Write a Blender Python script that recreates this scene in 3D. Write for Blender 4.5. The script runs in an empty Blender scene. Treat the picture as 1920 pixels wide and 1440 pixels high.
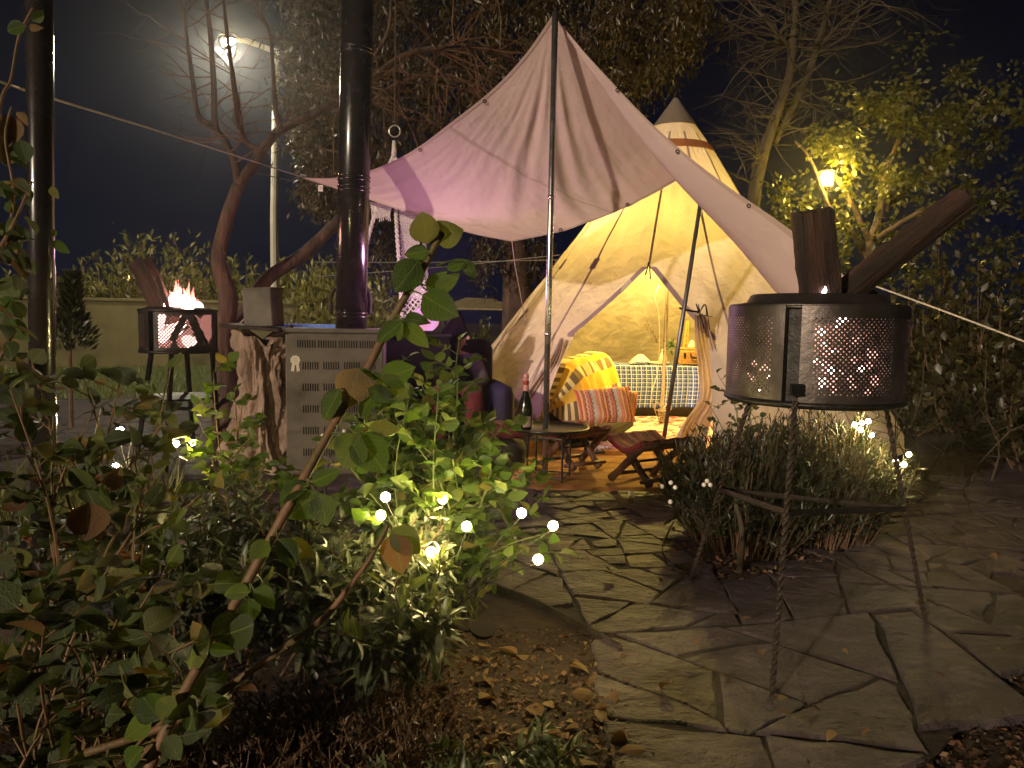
import bpy, bmesh, math, random
import numpy as np
from mathutils import Vector, Matrix
random.seed(7)
rng = np.random.default_rng(11)
R = math.radians
sc = bpy.context.scene
col = sc.collection

# ------------------------------------------------------------------ camera, world, sun, exposure
CAM_H = 1.0
FPX = 1400.0                      # focal length in pixels of a 1920 wide frame
PITCH, ROLL = 5.1, 0.9
cam_data = bpy.data.cameras.new('camera')
cam = bpy.data.objects.new('camera', cam_data)
col.objects.link(cam)
cam_data.sensor_width = 36.0
cam_data.lens = FPX / 1920 * 36
cam_data.clip_start = 0.02
cam_data.clip_end = 500
CAM_M = Matrix.Translation((0, 0, CAM_H)) @ Matrix.Rotation(R(90 - PITCH), 4, 'X') @ Matrix.Rotation(R(ROLL), 4, 'Z')
cam.matrix_world = CAM_M
sc.camera = cam

world = bpy.data.worlds.new('World')
sc.world = world
world.use_nodes = True
wn = world.node_tree
wn.nodes.clear()
w_out = wn.nodes.new('ShaderNodeOutputWorld')
w_bg = wn.nodes.new('ShaderNodeBackground')
w_tc = wn.nodes.new('ShaderNodeTexCoord')
w_sep = wn.nodes.new('ShaderNodeSeparateXYZ')
w_ramp = wn.nodes.new('ShaderNodeValToRGB')
w_ramp.color_ramp.elements[0].position = 0.0
w_ramp.color_ramp.elements[0].color = (0.0015, 0.0036, 0.0145, 1)
w_ramp.color_ramp.elements[1].position = 0.45
w_ramp.color_ramp.elements[1].color = (0.0003, 0.0004, 0.0018, 1)
wn.links.new(w_tc.outputs['Generated'], w_sep.inputs[0])
wn.links.new(w_sep.outputs['Z'], w_ramp.inputs[0])
wn.links.new(w_ramp.outputs[0], w_bg.inputs[0])
w_bg.inputs[1].default_value = 1.0
wn.links.new(w_bg.outputs[0], w_out.inputs[0])

SUN_AZ, SUN_EL = 36.0, 12.0        # warm low light from behind the camera, a little to the left
sun_d = bpy.data.lights.new('sun', 'SUN')
sun_d.energy = 2.8
sun_d.color = (1.0, 0.80, 0.58)
sun_d.angle = R(1.5)
sun = bpy.data.objects.new('sun', sun_d)
col.objects.link(sun)
sun_dir = Vector((math.sin(R(SUN_AZ)) * math.cos(R(SUN_EL)), math.cos(R(SUN_AZ)) * math.cos(R(SUN_EL)), -math.sin(R(SUN_EL))))
sun.rotation_euler = sun_dir.to_track_quat('-Z', 'Y').to_euler()
sun.location = (-3, -4, 4)

sc.view_settings.view_transform = 'Standard'
sc.view_settings.look = 'None'
sc.view_settings.exposure = 0.0
sc.view_settings.gamma = 1.0
sc.render.engine = 'CYCLES'
sc.cycles.use_denoising = True
sc.cycles.max_bounces = 8
sc.cycles.diffuse_bounces = 3
sc.cycles.transmission_bounces = 4
sc.cycles.transparent_max_bounces = 16
sc.cycles.volume_bounces = 0
sc.cycles.sample_clamp_indirect = 4.0
sc.cycles.caustics_reflective = False
sc.cycles.caustics_refractive = False

# ------------------------------------------------------------------ helpers: pixel rays (of the 1920 x 1440 photograph) to places
_rot = CAM_M.to_3x3()
def ray(x, y):
    return _rot @ Vector(((x - 960) / FPX, -(y - 720) / FPX, -1.0))
def P(x, y, d):
    v = ray(x, y)
    return Vector((0, 0, CAM_H)) + v * (d / v.y)
def G(x, y, z=0.0):
    v = ray(x, y)
    return Vector((0, 0, CAM_H)) + v * ((z - CAM_H) / v.z)
def PX(d):                          # metres per pixel at depth d
    return d / FPX

# ------------------------------------------------------------------ helpers: materials
def nt_new(name):
    m = bpy.data.materials.new(name)
    m.use_nodes = True
    nt = m.node_tree
    nt.nodes.clear()
    out = nt.nodes.new('ShaderNodeOutputMaterial')
    return m, nt, out
def N(nt, kind, **kw):
    n = nt.nodes.new(kind)
    for k, v in kw.items():
        if k.startswith('i_'):
            n.inputs[k[2:].replace('_', ' ')].default_value = v
        else:
            setattr(n, k, v)
    return n
def c4(c):
    return (c[0], c[1], c[2], 1.0)
def ramp(nt, fac, stops):
    r = nt.nodes.new('ShaderNodeValToRGB')
    els = r.color_ramp.elements
    while len(els) < len(stops):
        els.new(0.5)
    for e, (p, c) in zip(els, stops):
        e.position = p
        e.color = c4(c)
    nt.links.new(fac, r.inputs[0])
    return r.outputs[0]
def mathn(nt, op, a, b=None):
    n = nt.nodes.new('ShaderNodeMath')
    n.operation = op
    for i, s in enumerate((a, b)):
        if s is None:
            continue
        if isinstance(s, (int, float)):
            n.inputs[i].default_value = s
        else:
            nt.links.new(s, n.inputs[i])
    return n.outputs[0]
def mixc(nt, fac, a, b, mode='MIX'):
    n = nt.nodes.new('ShaderNodeMix')
    n.data_type = 'RGBA'
    n.blend_type = mode
    for s, i in ((fac, 0), (a, 6), (b, 7)):
        if isinstance(s, (int, float)):
            n.inputs[i].default_value = s
        elif isinstance(s, tuple):
            n.inputs[i].default_value = c4(s)
        else:
            nt.links.new(s, n.inputs[i])
    return n.outputs[2]
def noise(nt, scale, detail=4.0, rough=0.55, vec=None, dist=0.0):
    n = nt.nodes.new('ShaderNodeTexNoise')
    n.inputs['Scale'].default_value = scale
    n.inputs['Detail'].default_value = detail
    n.inputs['Roughness'].default_value = rough
    n.inputs['Distortion'].default_value = dist
    if vec is not None:
        nt.links.new(vec, n.inputs['Vector'])
    return n.outputs['Fac']
def objco(nt, scale=None, kind='Object'):
    t = nt.nodes.new('ShaderNodeTexCoord')
    if scale is None:
        return t.outputs[kind]
    m = nt.nodes.new('ShaderNodeMapping')
    m.inputs['Scale'].default_value = scale
    nt.links.new(t.outputs[kind], m.inputs[0])
    return m.outputs[0]
def bump(nt, h, strength, dist=0.01):
    b = nt.nodes.new('ShaderNodeBump')
    b.inputs['Strength'].default_value = strength
    b.inputs['Distance'].default_value = dist
    nt.links.new(h, b.inputs['Height'])
    return b.outputs[0]
def surf(name, stops, scale=6.0, rough=0.8, metal=0.0, bscale=None, bstr=0.3, bdist=0.01, stretch=None, detail=6.0, coat=0.0, spec=0.5):
    """a noise-coloured principled surface with relief"""
    m, nt, out = nt_new(name)
    co = objco(nt, stretch)
    f = noise(nt, scale, detail, 0.6, co)
    c = ramp(nt, f, stops)
    p = N(nt, 'ShaderNodeBsdfPrincipled')
    nt.links.new(c, p.inputs['Base Color'])
    f2 = noise(nt, scale * 2.3, 3.0, 0.5, co)
    rr = mathn(nt, 'MULTIPLY_ADD', f2, 0.3)
    rr.node.inputs[2].default_value = rough - 0.15
    nt.links.new(rr, p.inputs['Roughness'])
    p.inputs['Metallic'].default_value = metal
    p.inputs['Coat Weight'].default_value = coat
    p.inputs['Specular IOR Level'].default_value = spec
    if bscale:
        nt.links.new(bump(nt, noise(nt, bscale, 6.0, 0.6, co), bstr, bdist), p.inputs['Normal'])
    nt.links.new(p.outputs[0], out.inputs[0])
    return m
def leafmat(name, stops, single, trans=0.35, rough=0.5, vein=False):
    """leaf: colour picked per leaf (object random for single leaves, island random for joined ones)"""
    m, nt, out = nt_new(name)
    if single:
        rnd = N(nt, 'ShaderNodeObjectInfo').outputs['Random']
    else:
        rnd = N(nt, 'ShaderNodeNewGeometry').outputs['Random Per Island']
    c = ramp(nt, rnd, stops)
    co = objco(nt)
    f = noise(nt, 26.0 if single else 9.0, 4.0, 0.6, co)
    c = mixc(nt, mathn(nt, 'MULTIPLY', f, 0.35), c, (0.09, 0.065, 0.02))
    p = N(nt, 'ShaderNodeBsdfPrincipled')
    if vein:
        sx = N(nt, 'ShaderNodeSeparateXYZ')
        nt.links.new(co, sx.inputs[0])
        ax = mathn(nt, 'ABSOLUTE', sx.outputs[0])
        # midrib and slanted side veins in leaf space (the leaf is one unit long)
        rib = mathn(nt, 'LESS_THAN', ax, 0.018)
        sv = mathn(nt, 'FRACT', mathn(nt, 'MULTIPLY', mathn(nt, 'SUBTRACT', sx.outputs[1], mathn(nt, 'MULTIPLY', ax, 0.9)), 8.0))
        svl = mathn(nt, 'LESS_THAN', sv, 0.13)
        ve = mathn(nt, 'MAXIMUM', rib, mathn(nt, 'MULTIPLY', svl, 0.45))
        c = mixc(nt, mathn(nt, 'MULTIPLY', ve, 0.45), c, (0.20, 0.22, 0.08))
        nt.links.new(bump(nt, mathn(nt, 'ADD', mathn(nt, 'MULTIPLY', ve, -0.6), f), 0.5, 0.03), p.inputs['Normal'])
    nt.links.new(c, p.inputs['Base Color'])
    p.inputs['Roughness'].default_value = rough * .8
    t = N(nt, 'ShaderNodeBsdfTranslucent')
    nt.links.new(mixc(nt, 1.0, c, (1.5, 1.5, 0.55), 'MULTIPLY'), t.inputs[0])
    mx = N(nt, 'ShaderNodeMixShader')
    mx.inputs[0].default_value = trans
    nt.links.new(p.outputs[0], mx.inputs[1])
    nt.links.new(t.outputs[0], mx.inputs[2])
    nt.links.new(mx.outputs[0], out.inputs[0])
    return m
def emit(name, colr, strength):
    m, nt, out = nt_new(name)
    e = N(nt, 'ShaderNodeEmission')
    e.inputs[0].default_value = c4(colr)
    e.inputs[1].default_value = strength
    nt.links.new(e.outputs[0], out.inputs[0])
    return m
def fabric(name, base, trans=0.3, weave=260.0, dirt=(0.45, 0.36, 0.25), bstr=0.12, big=3.0, bigstr=0.35):
    """canvas: diffuse + translucent, soft creases and weave"""
    m, nt, out = nt_new(name)
    co = objco(nt)
    f = noise(nt, 2.2, 6.0, 0.6, co)
    c = mixc(nt, mathn(nt, 'MULTIPLY', f, 0.35), base, dirt)
    mp1 = N(nt, 'ShaderNodeMapping'); mp1.inputs['Rotation'].default_value = (0.0, 0.75, 0.0); mp1.inputs['Scale'].default_value = (0.35, 0.35, 2.2)
    mp2 = N(nt, 'ShaderNodeMapping'); mp2.inputs['Rotation'].default_value = (0.0, -0.45, 0.0); mp2.inputs['Scale'].default_value = (0.4, 0.4, 1.7)
    nt.links.new(co, mp1.inputs[0]); nt.links.new(co, mp2.inputs[0])
    ridge = noise(nt, big, 4.0, 0.5, co, 0.2)
    wv = noise(nt, weave, 2.0, 0.5, co)
    h = mathn(nt, 'ADD', mathn(nt, 'MULTIPLY', ridge, 1.0), mathn(nt, 'MULTIPLY', wv, 0.02))
    nrm = bump(nt, h, bigstr, 0.12)
    d = N(nt, 'ShaderNodeBsdfDiffuse')
    nt.links.new(c, d.inputs[0]); nt.links.new(nrm, d.inputs['Normal'])
    t = N(nt, 'ShaderNodeBsdfTranslucent')
    nt.links.new(c, t.inputs[0]); nt.links.new(nrm, t.inputs['Normal'])
    mx = N(nt, 'ShaderNodeMixShader')
    mx.inputs[0].default_value = trans
    nt.links.new(d.outputs[0], mx.inputs[1]); nt.links.new(t.outputs[0], mx.inputs[2])
    nt.links.new(mx.outputs[0], out.inputs[0])
    return m
def uvsep(nt):
    t = N(nt, 'ShaderNodeUVMap')
    s = N(nt, 'ShaderNodeSeparateXYZ')
    nt.links.new(t.outputs[0], s.inputs[0])
    return s.outputs[0], s.outputs[1]
def band(nt, s, n, lo, hi, off=0.0):
    f = mathn(nt, 'FRACT', mathn(nt, 'ADD', mathn(nt, 'MULTIPLY', s, n), off))
    return mathn(nt, 'MULTIPLY', mathn(nt, 'GREATER_THAN', f, lo), mathn(nt, 'LESS_THAN', f, hi))
def finish(nt, out, c, rough=0.9, bstr=0.3, bscale=60.0, metal=0.0):
    p = N(nt, 'ShaderNodeBsdfPrincipled')
    nt.links.new(c, p.inputs['Base Color'])
    p.inputs['Roughness'].default_value = rough
    p.inputs['Metallic'].default_value = metal
    p.inputs['Specular IOR Level'].default_value = 0.2
    nt.links.new(bump(nt, noise(nt, bscale, 4.0, 0.6, objco(nt)), bstr, 0.01), p.inputs['Normal'])
    nt.links.new(p.outputs[0], out.inputs[0])

# ------------------------------------------------------------------ helpers: meshes and objects
class MB:
    def __init__(s):
        s.v, s.f, s.uv = [], [], None
    def add(s, v, f):
        o = len(s.v)
        s.v += [tuple(p) for p in v]
        s.f += [tuple(i + o for i in q) for q in f]
        return s
    def box(s, c, size, m=None):
        hx, hy, hz = size[0] / 2, size[1] / 2, size[2] / 2
        v = [Vector((x, y, z)) for z in (-hz, hz) for y in (-hy, hy) for x in (-hx, hx)]
        if m is not None:
            v = [m @ p for p in v]
        c = Vector(c)
        return s.add([p + c for p in v], [(0, 2, 3, 1), (4, 5, 7, 6), (0, 1, 5, 4), (2, 6, 7, 3), (0, 4, 6, 2), (1, 3, 7, 5)])
    def tube(s, pts, rad, n=8, smooth=0, cap=True):
        pts = [Vector(p) for p in pts]
        if not isinstance(rad, (list, tuple)):
            rad = [rad] * len(pts)
        if smooth:
            pts, rad = catmull(pts, list(rad), smooth)
        rings = []
        up = Vector((0, 0, 1))
        t0 = (pts[1] - pts[0]).normalized()
        a = t0.cross(up)
        if a.length < 1e-3:
            a = t0.cross(Vector((1, 0, 0)))
        a.normalize()
        v = []
        for i, p in enumerate(pts):
            t = (pts[min(i + 1, len(pts) - 1)] - pts[max(i - 1, 0)])
            t = t.normalized() if t.length > 1e-9 else t0
            a = (a - t * a.dot(t))
            a = a.normalized() if a.length > 1e-6 else t.orthogonal().normalized()
            b = t.cross(a)
            for k in range(n):
                an = 2 * math.pi * k / n
                v.append(p + (a * math.cos(an) + b * math.sin(an)) * rad[i])
        f = []
        for i in range(len(pts) - 1):
            for k in range(n):
                k2 = (k + 1) % n
                f.append((i * n + k, i * n + k2, (i + 1) * n + k2, (i + 1) * n + k))
        if cap:
            f.append(tuple(range(n - 1, -1, -1)))
            f.append(tuple((len(pts) - 1) * n + k for k in range(n)))
        return s.add(v, f)
    def lathe(s, prof, c=(0, 0, 0), n=24, m=None):
        v, f = [], []
        for r, z in prof:
            for k in range(n):
                a = 2 * math.pi * k / n
                p = Vector((r * math.cos(a), r * math.sin(a), z))
                v.append((m @ p if m is not None else p) + Vector(c))
        for i in range(len(prof) - 1):
            for k in range(n):
                k2 = (k + 1) % n
                f.append((i * n + k, i * n + k2, (i + 1) * n + k2, (i + 1) * n + k))
        if prof[0][0] > 1e-6:
            f.append(tuple(range(n - 1, -1, -1)))
        if prof[-1][0] > 1e-6:
            f.append(tuple((len(prof) - 1) * n + k for k in range(n)))
        return s.add(v, f)
    def ball(s, c, r, n=12, m=6):
        prof = [(max(1e-4, r * math.sin(math.pi * i / m)), -r * math.cos(math.pi * i / m)) for i in range(m + 1)]
        return s.lathe(prof, c, n)
    def build(s, name, mat, parent=None, smooth=False, bevel=0.0):
        me = bpy.data.meshes.new(name)
        me.from_pydata(s.v, [], s.f)
        return link(name, me, mat, parent, smooth, bevel)
def catmull(pts, rad, k):
    o, r = [], []
    n = len(pts)
    for i in range(n - 1):
        p0, p1, p2, p3 = pts[max(i - 1, 0)], pts[i], pts[i + 1], pts[min(i + 2, n - 1)]
        for j in range(k):
            t = j / k
            o.append(0.5 * ((2 * p1) + (p2 - p0) * t + (2 * p0 - 5 * p1 + 4 * p2 - p3) * t * t + (3 * p1 - p0 - 3 * p2 + p3) * t ** 3))
            r.append(rad[i] + (rad[i + 1] - rad[i]) * t)
    o.append(pts[-1]); r.append(rad[-1])
    return o, r
def link(name, me, mat, parent=None, smooth=False, bevel=0.0):
    if mat is not None and not me.materials:
        me.materials.append(mat)
    if smooth:
        me.polygons.foreach_set('use_smooth', [True] * len(me.polygons))
        me.update()
    o = bpy.data.objects.new(name, me)
    col.objects.link(o)
    if parent is None:                       # a thing of one mesh: origin to its base
        n = len(me.vertices)
        if n:
            a = np.empty(n * 3); me.vertices.foreach_get('co', a); a = a.reshape(-1, 3)
            b = np.array([(a[:, 0].min() + a[:, 0].max()) / 2, (a[:, 1].min() + a[:, 1].max()) / 2, a[:, 2].min()])
            me.vertices.foreach_set('co', (a - b).ravel()); me.update()
            o.location = b
    else:
        o.parent = parent
        o.matrix_parent_inverse = parent.matrix_basis.inverted() if parent.type == 'EMPTY' else Matrix.Translation(-parent.location)
    if bevel:
        bv = o.modifiers.new('bevel', 'BEVEL'); bv.width = bevel; bv.segments = 2; bv.limit_method = 'ANGLE'
    return o
def thing(name, label, cat, loc, group=None):
    o = bpy.data.objects.new(name, None)
    col.objects.link(o)
    o.location = loc
    o.empty_display_size = 0.1
    return tag(o, label, cat, group)
def tag(o, label, cat, group=None):
    o['label'] = label; o['category'] = cat
    if group:
        o['group'] = group
    return o
def structure(o):
    o['kind'] = 'structure'
    return o
def stuff(o, label=None, cat=None):
    o['kind'] = 'stuff'
    if label:
        o['label'] = label; o['category'] = cat
    return o
def np_mesh(name, V, F):
    """V (n,3), F (m,k) arrays -> mesh"""
    me = bpy.data.meshes.new(name)
    V = np.asarray(V, dtype=np.float32); F = np.asarray(F, dtype=np.int32)
    me.vertices.add(len(V)); me.vertices.foreach_set('co', V.ravel())
    k = F.shape[1]
    me.loops.add(F.size); me.loops.foreach_set('vertex_index', F.ravel())
    me.polygons.add(len(F))
    me.polygons.foreach_set('loop_start', np.arange(0, F.size, k, dtype=np.int32))
    me.polygons.foreach_set('loop_total', np.full(len(F), k, dtype=np.int32))
    me.update(calc_edges=True)
    return me
def grid_mesh(name, fn, nu, nv, uv=True):
    """fn(u, v) -> point, u and v in 0..1; carries UVs"""
    V = [tuple(fn(i / nu, j / nv)) for j in range(nv + 1) for i in range(nu + 1)]
    F = [(j * (nu + 1) + i, j * (nu + 1) + i + 1, (j + 1) * (nu + 1) + i + 1, (j + 1) * (nu + 1) + i) for j in range(nv) for i in range(nu)]
    me = bpy.data.meshes.new(name)
    me.from_pydata(V, [], F)
    if uv:
        l = me.uv_layers.new(name='UVMap')
        UV = np.array([(i / nu, j / nv) for j in range(nv + 1) for i in range(nu + 1)])
        idx = np.empty(len(me.loops), dtype=np.int32); me.loops.foreach_get('vertex_index', idx)
        l.data.foreach_set('uv', UV[idx].ravel())
    return me
def smoothstep(a, b, x):
    t = min(1, max(0, (x - a) / (b - a)))
    return t * t * (3 - 2 * t)

# leaf templates, one unit long along +Y, normal +Z
def leaf_tpl(hw, fold=0.10, droop=0.12, seg=3, round_=1.0):
    v = [(0, 0, 0)]
    for i in range(1, seg + 1):
        t = i / (seg + 1)
        w = hw * (math.sin(math.pi * t ** (0.75 * round_)) ** 0.8)
        z = -droop * t * t
        v += [(-w, t, z + fold * w / hw), (0, t, z), (w, t, z + fold * w / hw)]
    v.append((0, 1, -droop * 1.15))
    f = [(0, 2, 1), (0, 3, 2)]
    for i in range(seg - 1):
        a = 1 + 3 * i
        f += [(a, a + 1, a + 4), (a, a + 4, a + 3), (a + 1, a + 2, a + 5), (a + 1, a + 5, a + 4)]
    a = 1 + 3 * (seg - 1); e = len(v) - 1
    f += [(a, a + 1, e), (a + 1, a + 2, e)]
    return np.array(v), np.array(f)
def leaf_frames(dirs, rolls=0.9, upbias=1.0):
    d = dirs / (np.linalg.norm(dirs, axis=1, keepdims=True) + 1e-9)
    up = np.array([0, 0, upbias]) + rng.normal(0, rolls, d.shape)
    n = up - d * np.sum(up * d, axis=1, keepdims=True)
    n /= np.linalg.norm(n, axis=1, keepdims=True) + 1e-9
    s = np.cross(d, n)
    return s, d, n
def scatter(name, tpl, pos, dirs, size, rolls=0.9, upbias=1.0):
    tv, tf = tpl
    pos = np.asarray(pos); dirs = np.asarray(dirs); size = np.asarray(size)
    s, d, n = leaf_frames(dirs, rolls, upbias)
    V = pos[:, None, :] + size[:, None, None] * (tv[None, :, 0:1] * s[:, None, :] + tv[None, :, 1:2] * d[:, None, :] + tv[None, :, 2:3] * n[:, None, :])
    F = tf[None] + (np.arange(len(pos)) * len(tv))[:, None, None]
    return np_mesh(name, V.reshape(-1, 3), F.reshape(-1, tf.shape[1]))
def leaf_objects(parent, meshes, pos, dirs, size, rolls=0.9, upbias=1.0, name='leaf'):
    pos = np.asarray(pos); dirs = np.asarray(dirs)
    s, d, n = leaf_frames(dirs, rolls, upbias)
    inv = Matrix.Translation(-parent.location)
    for i in range(len(pos)):
        o = bpy.data.objects.new(name, meshes[i % len(meshes)])
        k = float(size[i])
        o.matrix_basis = Matrix(((s[i, 0] * k, d[i, 0] * k, n[i, 0] * k, pos[i, 0]), (s[i, 1] * k, d[i, 1] * k, n[i, 1] * k, pos[i, 1]), (s[i, 2] * k, d[i, 2] * k, n[i, 2] * k, pos[i, 2]), (0, 0, 0, 1)))
        o.parent = parent
        o.matrix_parent_inverse = inv
        col.objects.link(o)
def cut_leaves(parent, tpl, meshes, joined_mat, L, cap, rolls=0.9, upbias=1.0, rest='foliage'):
    """the leaves that show largest become single parts, the rest one joined part"""
    pos = np.array([p for p, d, s in L]); dirs = np.array([d for p, d, s in L]); size = np.array([s for p, d, s in L])
    show = size / np.linalg.norm(pos - np.array([0, 0, CAM_H]), axis=1)
    order = np.argsort(-show)
    a, b = order[:cap], order[cap:]
    if len(a):
        leaf_objects(parent, meshes, pos[a], dirs[a], size[a], rolls, upbias)
    if len(b):
        o = link(rest, scatter(rest, tpl, pos[b], dirs[b], size[b], rolls, upbias), joined_mat, parent)
        o['kind'] = 'stuff'
def point_light(name, loc, energy, colr, radius=0.05, parent=None):
    l = bpy.data.lights.new(name, 'POINT')
    l.energy = energy; l.color = colr; l.shadow_soft_size = radius
    o = bpy.data.objects.new(name, l)
    col.objects.link(o); o.location = loc
    if parent is not None:
        o.parent = parent; o.matrix_parent_inverse = parent.matrix_basis.inverted()
    return o

# ------------------------------------------------------------------ shared materials
M = {}
M['soil'] = surf('soil', [(0.25, (0.012, 0.007, 0.005)), (0.5, (0.034, 0.019, 0.012)), (0.75, (0.06, 0.034, 0.022))], 9.0, 0.95, bscale=30.0, bstr=0.9, bdist=0.03)
M['bark'] = surf('bark', [(0.3, (0.028, 0.016, 0.011)), (0.55, (0.085, 0.05, 0.034)), (0.8, (0.16, 0.095, 0.065))], 14.0, 0.9, bscale=34.0, bstr=0.9, bdist=0.02, stretch=(1, 1, 0.22))
M['pale_bark'] = surf('pale_bark', [(0.3, (0.03, 0.022, 0.013)), (0.7, (0.075, 0.055, 0.033))], 8.0, 0.9, bscale=20.0, bstr=0.6, stretch=(1, 1, 0.3))
M['twig'] = surf('twig', [(0.3, (0.07, 0.035, 0.02)), (0.7, (0.16, 0.09, 0.05))], 20.0, 0.85)
M['cane'] = surf('cane', [(0.3, (0.09, 0.075, 0.02)), (0.55, (0.19, 0.10, 0.045)), (0.8, (0.22, 0.10, 0.06))], 12.0, 0.6, bscale=60.0, bstr=0.3)
M['green_stem'] = surf('green_stem', [(0.3, (0.06, 0.09, 0.02)), (0.7, (0.16, 0.17, 0.05))], 12.0, 0.6)
M['black_metal'] = surf('black_metal', [(0.3, (0.010, 0.009, 0.009)), (0.7, (0.03, 0.026, 0.022))], 30.0, 0.45, metal=0.6, bscale=120.0, bstr=0.15)
M['black_gloss'] = surf('black_gloss', [(0.3, (0.008, 0.006, 0.006)), (0.7, (0.02, 0.014, 0.012))], 8.0, 0.24, coat=0.5)
M['drum_steel'] = surf('drum_steel', [(0.3, (0.05, 0.042, 0.037)), (0.55, (0.12, 0.10, 0.092)), (0.8, (0.24, 0.21, 0.20))], 7.0, 0.42, metal=0.8, bscale=60.0, bstr=0.15)
M['rust'] = surf('rust', [(0.3, (0.014, 0.010, 0.008)), (0.7, (0.05, 0.033, 0.025))], 30.0, 0.7, metal=0.3, bscale=140.0, bstr=0.6)
M['chrome'] = surf('chrome', [(0.3, (0.66, 0.64, 0.62)), (0.7, (0.80, 0.78, 0.76))], 4.0, 0.30, metal=0.96)
M['burnt_wood'] = surf('burnt_wood', [(0.34, (0.006, 0.004, 0.004)), (0.48, (0.03, 0.014, 0.010)), (0.6, (0.085, 0.036, 0.025)), (0.75, (0.15, 0.085, 0.065))], 9.0, 0.9, bscale=34.0, bstr=1.0, bdist=0.03, stretch=(1, 1, 0.12))
M['rope'] = surf('rope', [(0.3, (0.45, 0.38, 0.30)), (0.7, (0.68, 0.60, 0.52))], 60.0, 0.9, bscale=200.0, bstr=0.5)
M['cotton'] = surf('cotton', [(0.3, (0.60, 0.55, 0.50)), (0.7, (0.78, 0.74, 0.70))], 50.0, 0.95, bscale=160.0, bstr=0.5)
M['bulb'] = emit('bulb', (1.0, 0.78, 0.32), 400.0)
M['bulb_off'] = surf('bulb_off', [(0.3, (0.68, 0.64, 0.60)), (0.7, (0.78, 0.74, 0.70))], 5.0, 0.3)
M['coal'] = emit('coal', (1.0, 0.46, 0.38), 2.6)
M['blaze'] = emit('blaze', (1.0, 0.40, 0.32), 1.8)
M['blaze_hot'] = emit('blaze_hot', (1.0, 0.56, 0.50), 9.0)
M['coal_hot'] = emit('coal_hot', (1.0, 0.74, 0.66), 14.0)

# ================================================================== THE SETTING
def gridpatch(name, x0, x1, y0, y1, nx, ny, zf, mat):
    me = grid_mesh(name, lambda u, v: (x0 + (x1 - x0) * u, y0 + (y1 - y0) * v, zf(x0 + (x1 - x0) * u, y0 + (y1 - y0) * v)), nx, ny)
    o = bpy.data.objects.new(name, me); col.objects.link(o)
    me.materials.append(mat)
    me.polygons.foreach_set('use_smooth', [True] * len(me.polygons)); me.update()
    return structure(o)
gridpatch('ground', -70, 70, -30, 110, 40, 40, lambda x, y: 0.0, M['soil'])

def poly_sheet(name, pts, z, mat, thick=0.0):
    me = bpy.data.meshes.new(name)
    n = len(pts)
    v = [(p[0], p[1], z) for p in pts]; f = [tuple(range(n))]
    if thick:
        v += [(p[0], p[1], z - thick) for p in pts]
        f += [(i, (i + 1) % n, n + (i + 1) % n, n + i) for i in range(n)]
    me.from_pydata(v, [], f)
    me.materials.append(mat)
    o = bpy.data.objects.new(name, me); col.objects.link(o)
    return structure(o)
M['lawn'] = surf('lawn', [(0.3, (0.03, 0.045, 0.01)), (0.7, (0.085, 0.10, 0.022))], 5.0, 0.95, bscale=40.0, bstr=0.8)
M['mortar'] = surf('mortar', [(0.3, (0.014, 0.010, 0.008)), (0.7, (0.05, 0.036, 0.027))], 14.0, 0.95, bscale=50.0, bstr=0.8)
lawn = poly_sheet('lawn', [(-16, 8.6), (-2.2, 8.2), (0.2, 9.5), (6, 14.0), (6, 40), (-16, 40)], 0.004, M['lawn'])
# grass blades on the part of the lawn in view
n = 9000
gy = 8.4 + (rng.random(n) ** 1.6) * 7.5
gx = -11 + rng.random(n) * 9.5
bl_t = (np.array([(-0.06, 0, 0), (0.06, 0, 0), (0.0, 1, 0.12)]), np.array([(0, 1, 2)]))
gm = scatter('grass_blades', bl_t, np.stack([gx, gy, np.full(n, 0.004)], 1), np.stack([rng.normal(0, .35, n), rng.normal(0, .35, n), np.ones(n)], 1), rng.uniform(0.05, 0.13, n))
grass_mat = leafmat('grass', [(0.0, (0.07, 0.11, 0.014)), (0.6, (0.14, 0.17, 0.024)), (1.0, (0.2, 0.19, 0.045))], False)
stuff(link('grass', gm, grass_mat), 'yellow-lit short grass in front of the garden wall', 'grass')

# ---- crazy paving: stones grown from seeds, each stone a part of the path it lies in
def inside(p, poly):
    x, y = p; c = False
    for i in range(len(poly)):
        x1, y1 = poly[i][0], poly[i][1]; x2, y2 = poly[i - 1][0], poly[i - 1][1]
        if (y1 > y) != (y2 > y) and x < (x2 - x1) * (y - y1) / (y2 - y1) + x1:
            c = not c
    return c
def near_edge(x, y, poly, lim):
    for i in range(len(poly)):
        ax, ay = poly[i - 1][0], poly[i - 1][1]; bx, by = poly[i][0], poly[i][1]
        L2 = (bx - ax) ** 2 + (by - ay) ** 2
        t = min(1, max(0, ((x - ax) * (bx - ax) + (y - ay) * (by - ay)) / max(1e-9, L2)))
        if math.hypot(x - ax - t * (bx - ax), y - ay - t * (by - ay)) < lim * min(1, y / 2.6):
            return True
    return False
def clip(poly, px, py, nx, ny):      # keep the side where (q - p).n <= 0
    o = []
    for i in range(len(poly)):
        a, b = poly[i - 1], poly[i]
        da = (a[0] - px) * nx + (a[1] - py) * ny; db = (b[0] - px) * nx + (b[1] - py) * ny
        if da <= 0:
            o.append(a)
        if (da <= 0) != (db <= 0):
            t = da / (da - db)
            o.append((a[0] + (b[0] - a[0]) * t, a[1] + (b[1] - a[1]) * t))
    return o
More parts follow.
